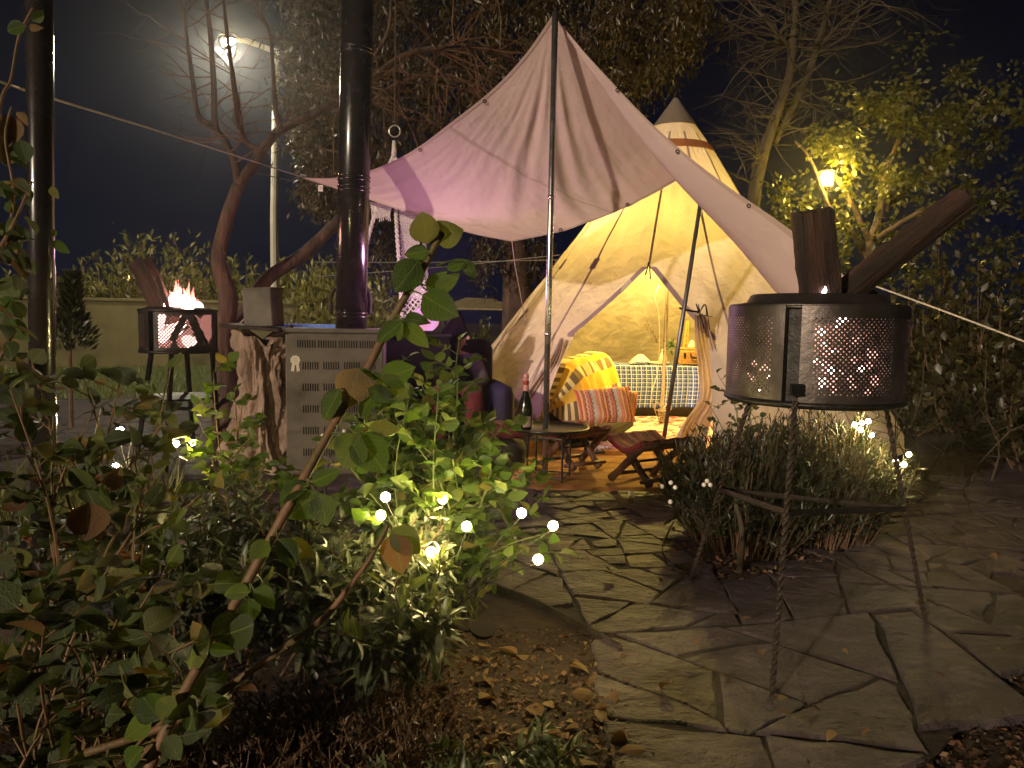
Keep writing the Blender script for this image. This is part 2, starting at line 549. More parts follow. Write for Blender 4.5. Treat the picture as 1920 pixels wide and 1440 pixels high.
def stone_mat(name, stops):
    m, nt, out = nt_new(name)
    co = objco(nt)
    rnd = N(nt, 'ShaderNodeObjectInfo').outputs['Random']
    v = N(nt, 'ShaderNodeVectorMath', operation='ADD')
    cm = N(nt, 'ShaderNodeCombineXYZ')
    nt.links.new(mathn(nt, 'MULTIPLY', rnd, 37.0), cm.inputs[0]); nt.links.new(mathn(nt, 'MULTIPLY', rnd, 11.0), cm.inputs[1])
    nt.links.new(co, v.inputs[0]); nt.links.new(cm.outputs[0], v.inputs[1])
    mp = N(nt, 'ShaderNodeMapping'); mp.inputs['Scale'].default_value = (1.0, 1.6, 1.0); mp.inputs['Rotation'].default_value = (0, 0, 0.35)
    nt.links.new(v.outputs[0], mp.inputs[0])
    f = noise(nt, 4.0, 8.0, 0.65, mp.outputs[0], 0.6)
    c = ramp(nt, f, stops)
    c = mixc(nt, 0.35, c, ramp(nt, rnd, [(0.0, (0.055, 0.033, 0.033)), (0.35, (0.09, 0.062, 0.066)), (0.7, (0.06, 0.042, 0.052)), (1.0, (0.13, 0.097, 0.106))]))
    dirt = noise(nt, 5.0, 8.0, 0.75, v.outputs[0])
    c = mixc(nt, mathn(nt, 'MULTIPLY', mathn(nt, 'GREATER_THAN', dirt, 0.56), 0.35), c, (0.06, 0.04, 0.028))
    p = N(nt, 'ShaderNodeBsdfPrincipled')
    nt.links.new(c, p.inputs['Base Color'])
    p.inputs['Roughness'].default_value = 0.58
    lay = noise(nt, 3.6, 9.0, 0.66, mp.outputs[0], 0.25)
    nt.links.new(bump(nt, lay, 1.0, 0.16), p.inputs['Normal'])
    nt.links.new(p.outputs[0], out.inputs[0])
    return m
M['stone'] = stone_mat('paving_stone', [(0.32, (0.015, 0.0105, 0.011)), (0.5, (0.062, 0.043, 0.048)), (0.6, (0.128, 0.093, 0.10)), (0.75, (0.18, 0.137, 0.148))])
def pave(parent, poly, sizes, seed, gap=0.006):
    """sizes(x, y) -> seed spacing. Poisson-like seeds; cells of seeds outside the outline are dropped"""
    rs = random.Random(seed)
    xs = [p[0] for p in poly]; ys = [p[1] for p in poly]
    todo = [[(min(xs) - .4, min(ys) - .4), (max(xs) + .4, min(ys) - .4), (max(xs) + .4, max(ys) + .4), (min(xs) - .4, max(ys) + .4)]]
    cells = []
    def area(c):
        return abs(sum(c[k - 1][0] * c[k][1] - c[k][0] * c[k - 1][1] for k in range(len(c)))) / 2
    while todo:                        # break the ground into pieces along random cracks
        c = todo.pop()
        cx = sum(p[0] for p in c) / len(c); cy = sum(p[1] for p in c) / len(c)
        if area(c) < (sizes(cx, cy) ** 2) * rs.choice((.45, .8, 1.0, 1.5)):
            cells.append((c, cx, cy)); continue
        k = max(range(len(c)), key=lambda q: math.hypot(c[q][0] - c[q - 1][0], c[q][1] - c[q - 1][1]))
        ex, ey = c[k][0] - c[k - 1][0], c[k][1] - c[k - 1][1]
        t = rs.uniform(.36, .64); px, py = c[k - 1][0] + ex * t, c[k - 1][1] + ey * t
        an = math.atan2(ey, ex) + rs.gauss(0, .45)
        nx, ny = math.cos(an), math.sin(an)
        a, b = clip(c, px, py, nx, ny), clip(c, px, py, -nx, -ny)
        if len(a) < 3 or len(b) < 3 or min(area(a), area(b)) < .15 * area(c):
            cells.append((c, cx, cy)) if rs.random() < .15 else todo.append(c)
            continue
        todo += [a, b]
    count = 0
    for (cell, x, y) in cells:
        if not inside((x, y), poly) and not near_edge(x, y, poly, .08):
            continue
        src_ = cell
        ccw = sum(src_[k - 1][0] * src_[k][1] - src_[k][0] * src_[k - 1][1] for k in range(len(src_))) > 0
        for k in range(len(src_)):     # set every side back from the crack
            ax, ay = src_[k - 1]; bx, by = src_[k]
            L = math.hypot(bx - ax, by - ay)
            if L < 1e-6:
                continue
            nx, ny = (by - ay) / L, -(bx - ax) / L
            if not ccw:
                nx, ny = -nx, -ny
            cell = clip(cell, ax - nx * gap, ay - ny * gap, nx, ny)
            if len(cell) < 3:
                break
        if len(cell) < 3 or area(cell) < .004:
            continue
        ring = []
        for i in range(len(cell)):
            a, b = cell[i - 1], cell[i]
            L = math.hypot(b[0] - a[0], b[1] - a[1])
            k = max(1, min(5, int(L / 0.08)))
            for j in range(k):
                t = j / k
                ring.append((a[0] + (b[0] - a[0]) * t + rs.uniform(-1, 1) * 0.011, a[1] + (b[1] - a[1]) * t + rs.uniform(-1, 1) * 0.011))
        cx = sum(p[0] for p in ring) / len(ring); cy = sum(p[1] for p in ring) / len(ring)
        h = 0.011 + rs.uniform(-0.004, 0.004); tx, ty = rs.gauss(0, 0.009), rs.gauss(0, 0.009)
        n = len(ring)
        v = [(p[0] - cx, p[1] - cy, -0.01) for p in ring]
        v += [(p[0] - cx, p[1] - cy, h - 0.005 + (p[0] - cx) * tx + (p[1] - cy) * ty) for p in ring]
        v += [((p[0] - cx) * 0.955, (p[1] - cy) * 0.955, h + rs.uniform(-.003, .002) + (p[0] - cx) * tx + (p[1] - cy) * ty) for p in ring]
        v += [(0, 0, h + 0.001)]
        f = [(i, (i + 1) % n, n + (i + 1) % n, n + i) for i in range(n)] + [(n + i, n + (i + 1) % n, 2 * n + (i + 1) % n, 2 * n + i) for i in range(n)]
        f += [(2 * n + i, 2 * n + (i + 1) % n, 3 * n) for i in range(n)]
        me = bpy.data.meshes.new('paving_stone'); me.from_pydata(v, [], f); me.materials.append(M['stone'])
        o = bpy.data.objects.new('paving_stone', me); col.objects.link(o)
        o.location = (cx, cy, 0.004); o.parent = parent
        count += 1
    return count
path_px = [(1000, 902), (1010, 960), (925, 1050), (880, 1085), (985, 1118), (1110, 1180), (1170, 1222), (1195, 1300), (1160, 1400), (1190, 1520),
           (1500, 1500), (1510, 1440), (1740, 1440), (1830, 1330), (1900, 1250), (1930, 1170), (1850, 1100), (1870, 1050), (1925, 1010), (1990, 960),
           (2000, 905), (1700, 905), (1640, 930), (1640, 985), (1530, 1062), (1400, 1090), (1290, 1092), (1245, 1045), (1262, 980), (1300, 902)]
path_g = [G(*p) for p in path_px]
path = poly_sheet('path', path_g, 0.008, M['mortar'], .03)
pave(path, path_g, lambda x, y: 0.40 if y < 2.3 else (0.29 if y < 2.8 else 0.19), 17)
patio_g = [(-6.5, 3.6), (-3.0, 2.9), (-1.2, 3.3), (0.1, 3.75), (0.15, 4.25), (-0.3, 5.6), (-0.8, 8.0), (-2.2, 8.2), (-6.5, 8.5)]
patio = poly_sheet('patio_pavement', patio_g, 0.007, M['mortar'], .03)
pave(patio, patio_g, lambda x, y: 0.45 if y < 5.5 else 0.7, 5)

# ================================================================== GARDEN WALL AND WHAT LIES BEHIND IT
M['plaster'] = surf('plaster', [(0.3, (0.07, 0.06, 0.024)), (0.5, (0.125, 0.108, 0.046)), (0.75, (0.16, 0.138, 0.064))], 2.4, 0.95, bscale=12.0, bstr=0.25, detail=8.0)
def wall_run(name, a, b, h, t, label):
    w = thing(name, label, 'wall', ((a[0] + b[0]) / 2, (a[1] + b[1]) / 2, 0))
    d = Vector((b[0] - a[0], b[1] - a[1], 0)); L = d.length
    m = Matrix.Rotation(math.atan2(d.y, d.x), 3, 'Z')
    c = Vector(((a[0] + b[0]) / 2, (a[1] + b[1]) / 2, 0))
    MB().box(c + Vector((0, 0, h / 2 - 0.1)), (L, t, h + 0.2), m).build('wall_face', M['plaster'], w)
    MB().box(c + Vector((0, 0, h + 0.034)), (L + 0.02, t + 0.07, 0.06), m).build('coping', M['plaster'], w, bevel=0.012)
    return w
wall_run('garden_wall', (-12.5, 11.2), (-3.0, 15.4), 1.17, 0.2, 'low yellowish plastered garden wall behind the left fire drum')

narrow = leaf_tpl(0.17, 0.05, 0.15, 1)
small = (np.array([(0, 0, 0), (-0.32, 0.5, 0.08), (0.32, 0.5, 0.08), (0, 1, -0.05)]), np.array([(0, 2, 1), (1, 2, 3)]))
def shoots_shrub(name, label, base, spread, height, n, leaf, mat, seed, group=None, cat='shrub', dens=26, lean=0.55, tpl=None):
    """upright shoots set with narrow leaves: foliage, trunk"""
    rs = np.random.default_rng(seed)
    t = thing(name, label, cat, base, group)
    st = MB(); pos, dirs, size = [], [], []
    b = np.array(base)
    for i in range(n):
        a = rs.uniform(0, 2 * math.pi); rr = spread * math.sqrt(rs.random())
        root = b + np.array([math.cos(a) * rr * 0.35, math.sin(a) * rr * 0.35, 0])
        h = height * (0.62 + 0.38 * rs.random()) * (1 - 0.35 * (rr / spread) ** 2)
        tip = b + np.array([math.cos(a) * rr, math.sin(a) * rr, h]) + rs.normal(0, 0.05, 3) * height
        mid = root * 0.5 + tip * 0.5 + np.array([math.cos(a), math.sin(a), 0]) * rr * lean * 0.4
        if i % 4 == 0:
            st.tube([root, mid, tip], [0.012 * height / 2, 0.007 * height / 2, 0.002], 4, smooth=3, cap=False)
        k = dens
        ts = rs.uniform(0.12, 1.0, k)
        for tt in ts:
            q = root * (1 - tt) ** 2 + 2 * mid * tt * (1 - tt) + tip * tt ** 2
            tan = (tip - mid) * tt + (mid - root) * (1 - tt)
            tan = tan / (np.linalg.norm(tan) + 1e-9)
            dv = tan * 0.9 + rs.normal(0, 0.55, 3)
            pos.append(q + rs.normal(0, 0.012, 3) * height); dirs.append(dv); size.append(leaf * rs.uniform(0.6, 1.2))
    st.build('trunk', M['twig'], t)
    o = link('crown', scatter('crown', tpl or narrow, pos, dirs, size), mat, t)
    return t
M['hedge_leaf'] = leafmat('hedge_leaf', [(0.0, (0.09, 0.095, 0.02)), (0.5, (0.17, 0.17, 0.036)), (1.0, (0.27, 0.24, 0.06))], False, 0.3)
hedge = [  # px, top y, depth, spread
    (20, 500, 14.0, 1.2, 'feathery shrub behind the wall, half hidden by the black pole'),
    (180, 500, 15.0, 1.3, 'olive-lit shrub behind the wall, left of the burning drum'),
    (275, 430, 15.5, 1.6, 'tallest olive-lit shrub, rising behind the slanting log of the burning drum'),
    (375, 500, 16.5, 1.3, 'shrub behind the burning drum and the bare tree trunk'),
    (462, 480, 16.5, 1.1, 'shrub seen between the bare trunk and the tin box'),
    (555, 500, 16.0, 1.2, 'yellow-lit shrub at the foot of the street lamp pole'),
    (640, 505, 15.0, 1.2, 'yellow-lit shrub just left of the black stove pipe'),
    (715, 530, 14.0, 1.0, 'bright yellow shrub just right of the black stove pipe'),
    (600, 470, 19.0, 1.5, 'paler shrub farther back behind the street lamp pole')]
for i, (px, ty, d, sp, lab) in enumerate(hedge):
    top = P(px, ty, d)
    shoots_shrub('hedge_shrub', lab, (top.x, d, 0), sp, top.z + 0.15, 150, 0.17, M['hedge_leaf'], 40 + i, 'shrubs behind the garden wall', dens=24)
M['pot_leaf'] = leafmat('pot_leaf', [(0.0, (0.05, 0.07, 0.02)), (1.0, (0.13, 0.14, 0.04))], False, 0.3)
b = P(880, 580, 8.6)
shoots_shrub('planter_shrub', 'upright green shrub behind the purple armchair, below the tan roof', (b.x, 8.6, 0), 0.30, b.z + 0.03, 70, 0.07, M['pot_leaf'], 70, dens=30, lean=0.2)
shoots_shrub('planter_shrub', 'small green shrub behind the net of the hanging chair', (P(775, 600, 9).x, 9.2, 0), 0.35, 1.12, 50, 0.07, M['pot_leaf'], 71, dens=30)

# dark little conifer before the wall
cz = P(128, 640, 6.2)
con = thing('young_conifer', 'small dark conifer on a thin stem beside the black pole', 'tree', (cz.x, 6.2, 0))
MB().tube([(cz.x, 6.2, 0), (cz.x + .01, 6.2, 0.6), (cz.x + .03, 6.2, 1.25)], [0.018, 0.014, 0.006], 6).build('trunk', M['twig'], con)
pos, dirs = [], []
for i in range(1500):
    t = rng.random() ** 0.8
    z = 0.66 + t * 0.62
    rr = (0.15 * (1 - t) ** .8 + 0.01) * math.sqrt(rng.random()) * (1 + .5 * math.sin(7 * t + rng.random()))
    a = rng.uniform(0, 6.28)
    pos.append((cz.x + rr * math.cos(a) + 0.05 * t, 6.2 + rr * math.sin(a), z)); dirs.append((math.cos(a) * .8, math.sin(a) * .8, 0.9))
link('crown', scatter('crown', narrow, pos, dirs, rng.uniform(.05, .1, 1500)), leafmat('conifer_leaf', [(0, (0.018, 0.03, 0.012)), (1, (0.05, 0.065, 0.02))], False, .1), con)

# ---- street lamp with its long arm
M['lamp_steel'] = surf('lamp_steel', [(0.3, (0.42, 0.40, 0.32)), (0.7, (0.55, 0.53, 0.44))], 3.0, 0.6)
SL_D = 12.5
hd = P(427, 72, SL_D); el = P(518, 97, SL_D); pb = P(516, 560, SL_D)
sl = thing('street_lamp', 'tall pale street lamp with a glowing head behind the bare tree', 'street lamp', (pb.x, SL_D, 0))
MB().tube([(pb.x, SL_D, 0), (pb.x, SL_D, 2.5), (el.x, SL_D, el.z)], [0.075, 0.065, 0.05], 10).build('pole', M['lamp_steel'], sl)
MB().tube([el, el * 0.4 + hd * 0.6 + Vector((0, 0, .04)), hd], [0.045, 0.04, 0.035], 8).build('arm', M['lamp_steel'], sl)
hm = Matrix.Rotation(R(-8), 3, 'Y')
head = MB().lathe([(0.02, 0.07), (0.07, 0.06), (0.10, 0.01), (0.095, -0.02)], hd, 16, hm @ Matrix.Diagonal((1.7, 1, 1))).build('lamp_head', M['black_metal'], sl, True)
MB().lathe([(0.075, -0.03), (0.07, -0.07), (0.04, -0.095), (0.001, -0.10)], hd, 16, hm @ Matrix.Diagonal((1.5, 1, 1))).build('lens', emit('street_lens', (1.0, 0.72, 0.30), 400.0), head, True)
sp = bpy.data.lights.new('street_lamp_light', 'SPOT')
sp.energy = 640; sp.color = (1.0, 0.90, 0.68); sp.spot_size = R(172); sp.spot_blend = 0.35; sp.shadow_soft_size = 0.12
spo = bpy.data.objects.new('street_lamp_light', sp); col.objects.link(spo)
spo.location = hd + Vector((0, 0, -0.20)); spo.parent = sl; spo.matrix_parent_inverse = sl.matrix_basis.inverted()

fl = P(237, 520, 24)
t = thing('street_lamp', 'tiny far-off lamp glowing through the shrub left of the slanting log', 'street lamp', (fl.x, 24, 0))
MB().tube([(fl.x, 24.1, 0), (fl.x, 24.1, fl.z)], 0.05, 6).build('pole', M['lamp_steel'], t)
MB().ball(fl, 0.10, 10, 6).build('globe', emit('far_globe', (1.0, 0.62, 0.2), 9.0), t, True)

# ---- thatched / canvas roof far behind the armchair
M['thatch'] = surf('thatch', [(0.3, (0.12, 0.09, 0.035)), (0.7, (0.26, 0.20, 0.09))], 8.0, 0.95, bscale=30, bstr=.6, stretch=(1, 1, .3))
D = 20.0
a, b, c_, pk = P(836, 578, D), P(962, 580, D), P(905, 600, D - 1.5), P(892, 558, D)
sh = thing('garden_shelter', 'tan pitched shelter roof behind the armchair and the tent edge', 'shelter', (pk.x, D, 0))
mb = MB()
L, Rr = a.x - 0.1, b.x + 0.3
z0, z1 = P(842, 577, D).z, pk.z
for k in range(2):
    y0, y1 = (D - 0.9, D) if k == 0 else (D, D + 0.9)
    mb.add([(L, y0, z0), (Rr, y0, z0 - .02), (Rr, y0, z0 - .06), (L, y0, z0 - .05), (pk.x - .25, D, z1), (pk.x + .45, D, z1 - .03), (pk.x + .45, D, z1 - .08), (pk.x - .25, D, z1 - .06)] if k == 0 else
           [(L, y1, z0), (Rr, y1, z0), (Rr, y1, z0 - .05), (L, y1, z0 - .05), (pk.x - .25, D, z1 + .002), (pk.x + .45, D, z1 - .028), (pk.x + .45, D, z1 - .078), (pk.x - .25, D, z1 - .058)],
           [(0, 1, 5, 4), (3, 7, 6, 2), (0, 3, 2, 1), (4, 5, 6, 7), (0, 4, 7, 3), (1, 2, 6, 5)])
mb.build('roof', M['thatch'], sh)
for x in (L + .1, Rr - .1):
    for y in (D - .8, D + .8):
        MB().tube([(x, y, 0), (x, y, z0 - .05)], .04, 6).build('post', M['bark'], sh)

# ---- overhead wires
M['wire'] = surf('wire', [(0.3, (0.25, 0.23, 0.2)), (0.7, (0.35, 0.33, 0.3))], 5.0, 0.6)
for (a, b, lab) in (((590, 491), (1045, 487), 'upper pale wire stretched across the dark gap left of the tent'), ((590, 519), (1050, 478), 'lower pale wire sloping up towards the tent from the stove pipe')):
    tag(MB().tube([P(a[0], a[1], 7.6), P((a[0] + b[0]) / 2, (a[1] + b[1]) / 2 + 3, 7.7), P(b[0], b[1], 7.8)], 0.0035, 5, smooth=6).build('overhead_wire', M['wire']), lab, 'wire')

# ================================================================== TREES
def twigs(mb, p, d, length, r, depth, rs, spread=0.6, droop=0.0):
    n = 4
    pts = [Vector(p)]; v = Vector(d).normalized()
    for i in range(n):
        v = (v + Vector((rs.gauss(0, .27), rs.gauss(0, .27), rs.gauss(0, .22) - droop))).normalized()
        pts.append(pts[-1] + v * (length / n))
    mb.tube(pts, [r * (1 - 0.17 * i) for i in range(n + 1)], 5 if r > .008 else 3, cap=False)
    if depth > 0:
        for i in range(rs.choice((2, 3, 3))):
            k = rs.randint(1, n)
            w = (v + Vector((rs.gauss(0, spread), rs.gauss(0, spread), rs.gauss(0, spread) * .8))).normalized()
            twigs(mb, pts[k], w, length * rs.uniform(.5, .75), r * (1 - .17 * k) * .65, depth - 1, rs, spread, droop)
rs = random.Random(5)
BD = 5.7
bt = thing('bare_tree', 'bare reddish-brown forked tree beside the stump and the burning drum', 'tree', (P(425, 735, BD).x, BD, 0))
def limb(mb, pts, r0, r1, d0=BD, d1=None):
    d1 = d1 or d0
    n = len(pts)
    q = [P(x, y, d0 + (d1 - d0) * i / (n - 1)) for i, (x, y) in enumerate(pts)]
    # small irregularities so that no limb runs ruler straight
    q = [p + Vector((rs.gauss(0, 1), rs.gauss(0, 1), rs.gauss(0, 1))) * r1 * 0.25 for p in q]
    mb.tube(q, [r0 + (r1 - r0) * i / (n - 1) for i in range(n)], 9, smooth=5)
    return q
tr = MB()
b0 = P(428, 735, BD)
tr.tube([Vector((b0.x, BD, -0.1)), Vector((b0.x, BD, 0.25))] + [P(x, y, BD) for x, y in ((420, 690), (418, 640), (428, 560), (410, 490), (424, 415), (447, 347))], [0.15, 0.12, 0.085, 0.08, 0.07, 0.056, 0.05, 0.045], 12, smooth=5)
lean = limb(tr, [(432, 700), (442, 630), (458, 585), (505, 520), (565, 478), (622, 428), (662, 388), (735, 330)], 0.062, 0.045, BD, 6.6)
tr.build('trunk', M['bark'], bt, True)
br = MB()
lims = [limb(br, [(447, 350), (440, 305), (418, 262), (402, 235), (399, 150), (396, 60), (384, -25)], .034, .014),
        limb(br, [(402, 235), (372, 218), (361, 150), (350, 70), (345, 15)], .024, .008),
        limb(br, [(447, 350), (476, 308), (502, 268), (526, 243), (582, 215), (640, 186), (700, 142), (772, 99), (850, 88), (915, 95), (975, 118)], .042, .018, BD, 6.4),
        limb(br, [(526, 243), (517, 200), (511, 120), (506, 62), (488, 22)], .024, .008),
        limb(br, [(492, 284), (458, 262), (448, 205), (436, 130), (426, 100)], .022, .010),
        limb(br, [(458, 262), (446, 222), (432, 112), (421, 20), (417, -25)], .020, .009),
        limb(br, [(640, 186), (690, 120), (728, 60), (735, -10)], .022, .012, 6.0, 6.2),
        limb(br, [(640, 300), (700, 190), (760, 150), (830, 140), (900, 165)], .02, .008, 6.2, 6.8)]
br.build('branches', M['bark'], bt, True)
tw = MB()
for L in lims[:6]:
    for k in range(11):
        i = rs.randint(6, len(L) * 1 - 1) if len(L) > 7 else rs.randint(1, len(L) - 1)
        t = rs.random(); p = L[i] * t + L[i - 1] * (1 - t)
        twigs(tw, p, (rs.choice((-1, 1)) * rs.uniform(.4, 1), rs.uniform(-.5, .5), rs.uniform(-.2, .9)), rs.uniform(.25, .6), .006, 1, rs, .5)
for k in range(46):          # the drooping reddish twigs under the arching branch
    L = rs.choice((lims[2], lims[7], lims[2]))
    i = rs.randint(max(1, len(L) - 6), len(L) - 1); t = rs.random(); p = L[i] * t + L[i - 1] * (1 - t)
    twigs(tw, p, (rs.uniform(-.3, 1), rs.uniform(-.4, .4), rs.uniform(-.6, .5)), rs.uniform(.5, 1.1), .008, 2, rs, .4, .09)
o = tw.build('twigs', M['twig'], bt); o['kind'] = 'stuff'

# ---- big weeping tree
WD = 9.6
wt = thing('weeping_tree', 'large dark tree with hanging foliage above and behind the awning', 'tree', (P(968, 560, WD).x, WD, 0))
wb = MB()
base = Vector((P(968, 560, WD).x, WD, 0))
wb.tube([base + Vector((0, 0, -.1)), base + Vector((.03, 0, .6)), P(968, 500, WD), P(960, 430, WD), P(965, 330, WD), P(955, 200, WD)], [.30, .22, .17, .16, .17, .14], 12, smooth=4)
mains = []
for (pts) in ([(960, 330), (900, 180), (800, 60), (700, -40)], [(962, 340), (960, 120), (900, -60)], [(960, 300), (1050, 130), (1150, 30), (1230, -40)], [(955, 350), (820, 250), (700, 190), (590, 150)], [(965, 250), (1100, 200), (1200, 130)]):
    q = [P(x, y, WD + (i * .35) * rs.choice((-1, 1))) for i, (x, y) in enumerate(pts)]
    wb.tube(q, [.11, .07, .045, .03][:len(q)], 7, smooth=4); mains.append(q)
wb.build('trunk', M['bark'], wt, True)
pos, dirs, size = [], [], []
def strand(px, py, d, length_px, k, sway=8, ls=.085):
    p = P(px, py, d); L = length_px * PX(d)
    sx = rng.normal(0, sway) * PX(d); sy = rng.normal(0, sway) * PX(d)
    for j in range(k):
        t = rng.random()
        q = np.array(p) + np.array([sx * t * t * 3, sy * t * 3, -L * t]) + rng.normal(0, .05, 3)
        pos.append(q); dirs.append((rng.normal(0, .5), rng.normal(0, .5), -.7 + rng.normal(0, .4))); size.append(ls * rng.uniform(.6, 1.3))
def crown_edge(px):           # lowest y reached by the foliage at this column
    pts = [(530, 60), (548, 240), (570, 300), (600, 385), (640, 400), (700, 395), (800, 330), (900, 300), (1000, 330), (1100, 250), (1170, 190), (1220, 150), (1270, 110), (1310, 55)]
    for (x0, y0), (x1, y1) in zip(pts, pts[1:]):
        if x0 <= px <= x1:
            return y0 + (y1 - y0) * (px - x0) / (x1 - x0)
    return 40
clumps = []
for i in range(330):
    px = rng.uniform(535, 1310) if i < 260 else rng.uniform(540, 720); lo = crown_edge(px)
    clumps.append((px, rng.uniform(-90, lo - 10), WD + rng.uniform(-1.6, 2.2)))
for (px, py, d) in clumps:
    lo = crown_edge(px)
    for j in range(6):
        x = px + rng.normal(0, 14); y = py + rng.normal(0, 14)
        ln = min(rng.uniform(50, 130), max(24, crown_edge(x) + 12 - y))
        strand(x, y, d + rng.normal(0, .15), ln, 26)
for i in range(46):            # a few strands hanging about the trunk below the awning
    strand(rng.choice([rng.uniform(895, 945), rng.uniform(985, 1030)]), rng.uniform(425, 470), WD + rng.uniform(-.5, .5), rng.uniform(50, 100), 26)
for i in range(30):
    strand(rng.uniform(690, 760), rng.uniform(380, 440), WD + rng.uniform(-.5, .5), rng.uniform(60, 120), 26)
M['weep_leaf'] = leafmat('weep_leaf', [(0.0, (0.024, 0.019, 0.008)), (0.5, (0.050, 0.037, 0.014)), (1.0, (0.09, 0.058, 0.026))], False, .3)
link('crown', scatter('crown', narrow, pos, dirs, size), M['weep_leaf'], wt)

# ---- slender bare tree right of the tent
D = 9.0
b = P(1412, 385, D)
t = thing('bare_tree', 'slender pale forked tree without leaves rising behind the tent right side', 'tree', (b.x - .05, D, 0))
mb = MB()
q1 = [Vector((b.x - .06, D, -.1)), Vector((b.x - .03, D, 1.2)), b] + [P(x, y, D) for x, y in ((1428, 300), (1450, 230), (1478, 150), (1487, 80), (1493, -20))]
mb.tube(q1, [.11, .095, .08, .07, .06, .05, .045, .035], 10, smooth=4)
q2 = [P(x, y, D + .1) for x, y in ((1450, 270), (1478, 215), (1515, 140), (1540, 60), (1562, -20))]
mb.tube(q2, [.05, .05, .045, .035, .025], 8, smooth=4)
q3 = [P(x, y, D) for x, y in ((1478, 85), (1445, 50), (1395, -10))]
mb.tube(q3, [.03, .022, .012], 7, smooth=3)
q4 = [P(x, y, D + .1) for x, y in ((1528, 100), (1575, 45), (1640, -10))]
mb.tube(q4, [.028, .02, .012], 7, smooth=3)
mb.build('trunk', M['pale_bark'], t, True)
tw = MB()
for k in range(150):
    L = rs.choice((q1[2:], q1[2:], q2, q3, q4)); i = rs.randint(1, len(L) - 1); s = rs.random(); p = L[i] * s + L[i - 1] * (1 - s)
    twigs(tw, p, (rs.uniform(-1, 1), rs.uniform(-.6, .6), rs.uniform(-.3, .7)), rs.uniform(.4, 1.0), .010, 2, rs, .5)
o = tw.build('twigs', M['pale_bark'], t); o['kind'] = 'stuff'

# ---- leafy tree round the garden lamp
LD = 8.6
lamp = P(1550, 336, LD)
b = Vector((P(1640, 700, LD).x, LD, 0))
t = thing('leafy_tree', 'loose leafy tree lit yellow by the garden lamp above the fire drum', 'tree', tuple(b))
mb = MB()
stems = [[b, b + Vector((-.05, 0, .7)), P(1630, 480, LD), P(1650, 400, LD), P(1660, 330, LD), P(1690, 250, LD), P(1700, 170, LD)],
         [P(1632, 500, LD), P(1600, 440, LD), P(1560, 400, LD - .1), P(1520, 300, LD), P(1490, 265, LD)],
         [P(1640, 470, LD), P(1585, 360, LD), P(1550, 300, LD + .3), P(1600, 320, LD + .3), P(1580, 250, LD + .2)],
         [P(1650, 400, LD), P(1740, 320, LD + .3), P(1800, 240, LD + .4), P(1850, 160, LD + .4)],
         [P(1640, 450, LD), P(1720, 400, LD - .3), P(1800, 370, LD - .3)]]
for s in stems:
    r = .07 if s is stems[0] else .035
    mb.tube(s, [r * (1 - .8 * i / len(s)) for i in range(len(s))], 7, smooth=4)
mb.build('trunk', M['bark'], t, True)
pos, dirs, size = [], [], []
def blob(px, py, d, rp, k, ls):
    c = np.array(P(px, py, d)); r = rp * PX(d)
    for j in range(int(k * 1.5)):
        q = rng.normal(0, .5, 3); pos.append(c + q * r); dirs.append(q + np.array([0, 0, -.3]) + rng.normal(0, .4, 3)); size.append(ls * rng.uniform(.6, 1.25))
for k in range(105):
    px = rng.uniform(1560, 1930); py = rng.uniform(120, 520)
    if py < 120 + (abs(px - 1740) / 2.2) * .5 or (px < 1640 and 290 < py < 380):
        continue
    blob(px, py, LD + rng.uniform(-.9, 1.2), rng.uniform(10, 26), int(rng.uniform(20, 60)), .075)
for (px, py, rr, k) in ((1535, 258, 24, 90), (1565, 282, 26, 110), (1600, 285, 28, 110), (1600, 318, 18, 50), (1590, 345, 14, 30), (1520, 355, 20, 40), (1465, 360, 28, 90), (1475, 400, 36, 140), (1500, 430, 30, 80), (1450, 430, 22, 40), (1520, 385, 22, 34), (1585, 390, 22, 44), (1575, 430, 26, 50), (1570, 470, 24, 36), (1690, 340, 30, 60), (1650, 330, 24, 40), (1600, 220, 34, 50), (1700, 90, 30, 34), (1740, 80, 34, 40), (1690, 160, 34, 50), (1640, 180, 30, 40), (1890, 150, 30, 40), (1860, 200, 40, 50), (1720, 240, 40, 60), (1790, 290, 40, 60)):
    blob(px, py, LD + rng.uniform(-.3, .5), rr, k, .07)
M['tree_leaf'] = leafmat('tree_leaf', [(0.0, (0.026, 0.033, 0.009)), (0.5, (0.055, 0.062, 0.015)), (1.0, (0.11, 0.10, 0.028))], False, .35)
link('crown', scatter('crown', leaf_tpl(.30, .05, .1, 1), pos, dirs, size), M['tree_leaf'], t)

# ---- dark shrubs on the right edge
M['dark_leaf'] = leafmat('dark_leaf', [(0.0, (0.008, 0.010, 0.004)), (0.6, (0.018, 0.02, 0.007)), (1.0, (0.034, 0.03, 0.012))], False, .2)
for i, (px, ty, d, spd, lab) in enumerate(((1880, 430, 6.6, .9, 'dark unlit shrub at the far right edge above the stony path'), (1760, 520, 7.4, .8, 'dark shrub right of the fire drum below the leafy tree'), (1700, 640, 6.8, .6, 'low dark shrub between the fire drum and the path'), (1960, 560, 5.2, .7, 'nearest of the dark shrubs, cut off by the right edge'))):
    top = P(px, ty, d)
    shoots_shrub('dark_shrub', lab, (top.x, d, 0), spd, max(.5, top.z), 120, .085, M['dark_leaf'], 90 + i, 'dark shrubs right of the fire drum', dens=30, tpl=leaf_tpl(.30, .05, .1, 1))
tw = MB()
for k in range(14):
    p = G(rng.uniform(1640, 1860), 905)
    twigs(tw, p, (rs.uniform(-.4, .4), 0, 1), rs.uniform(.5, .9), .007, 1, rs, .5)
o = tw.build('dry_stems', M['pale_bark']); tag(o, 'thin pale dry stems standing before the dark shrubs', 'plant')

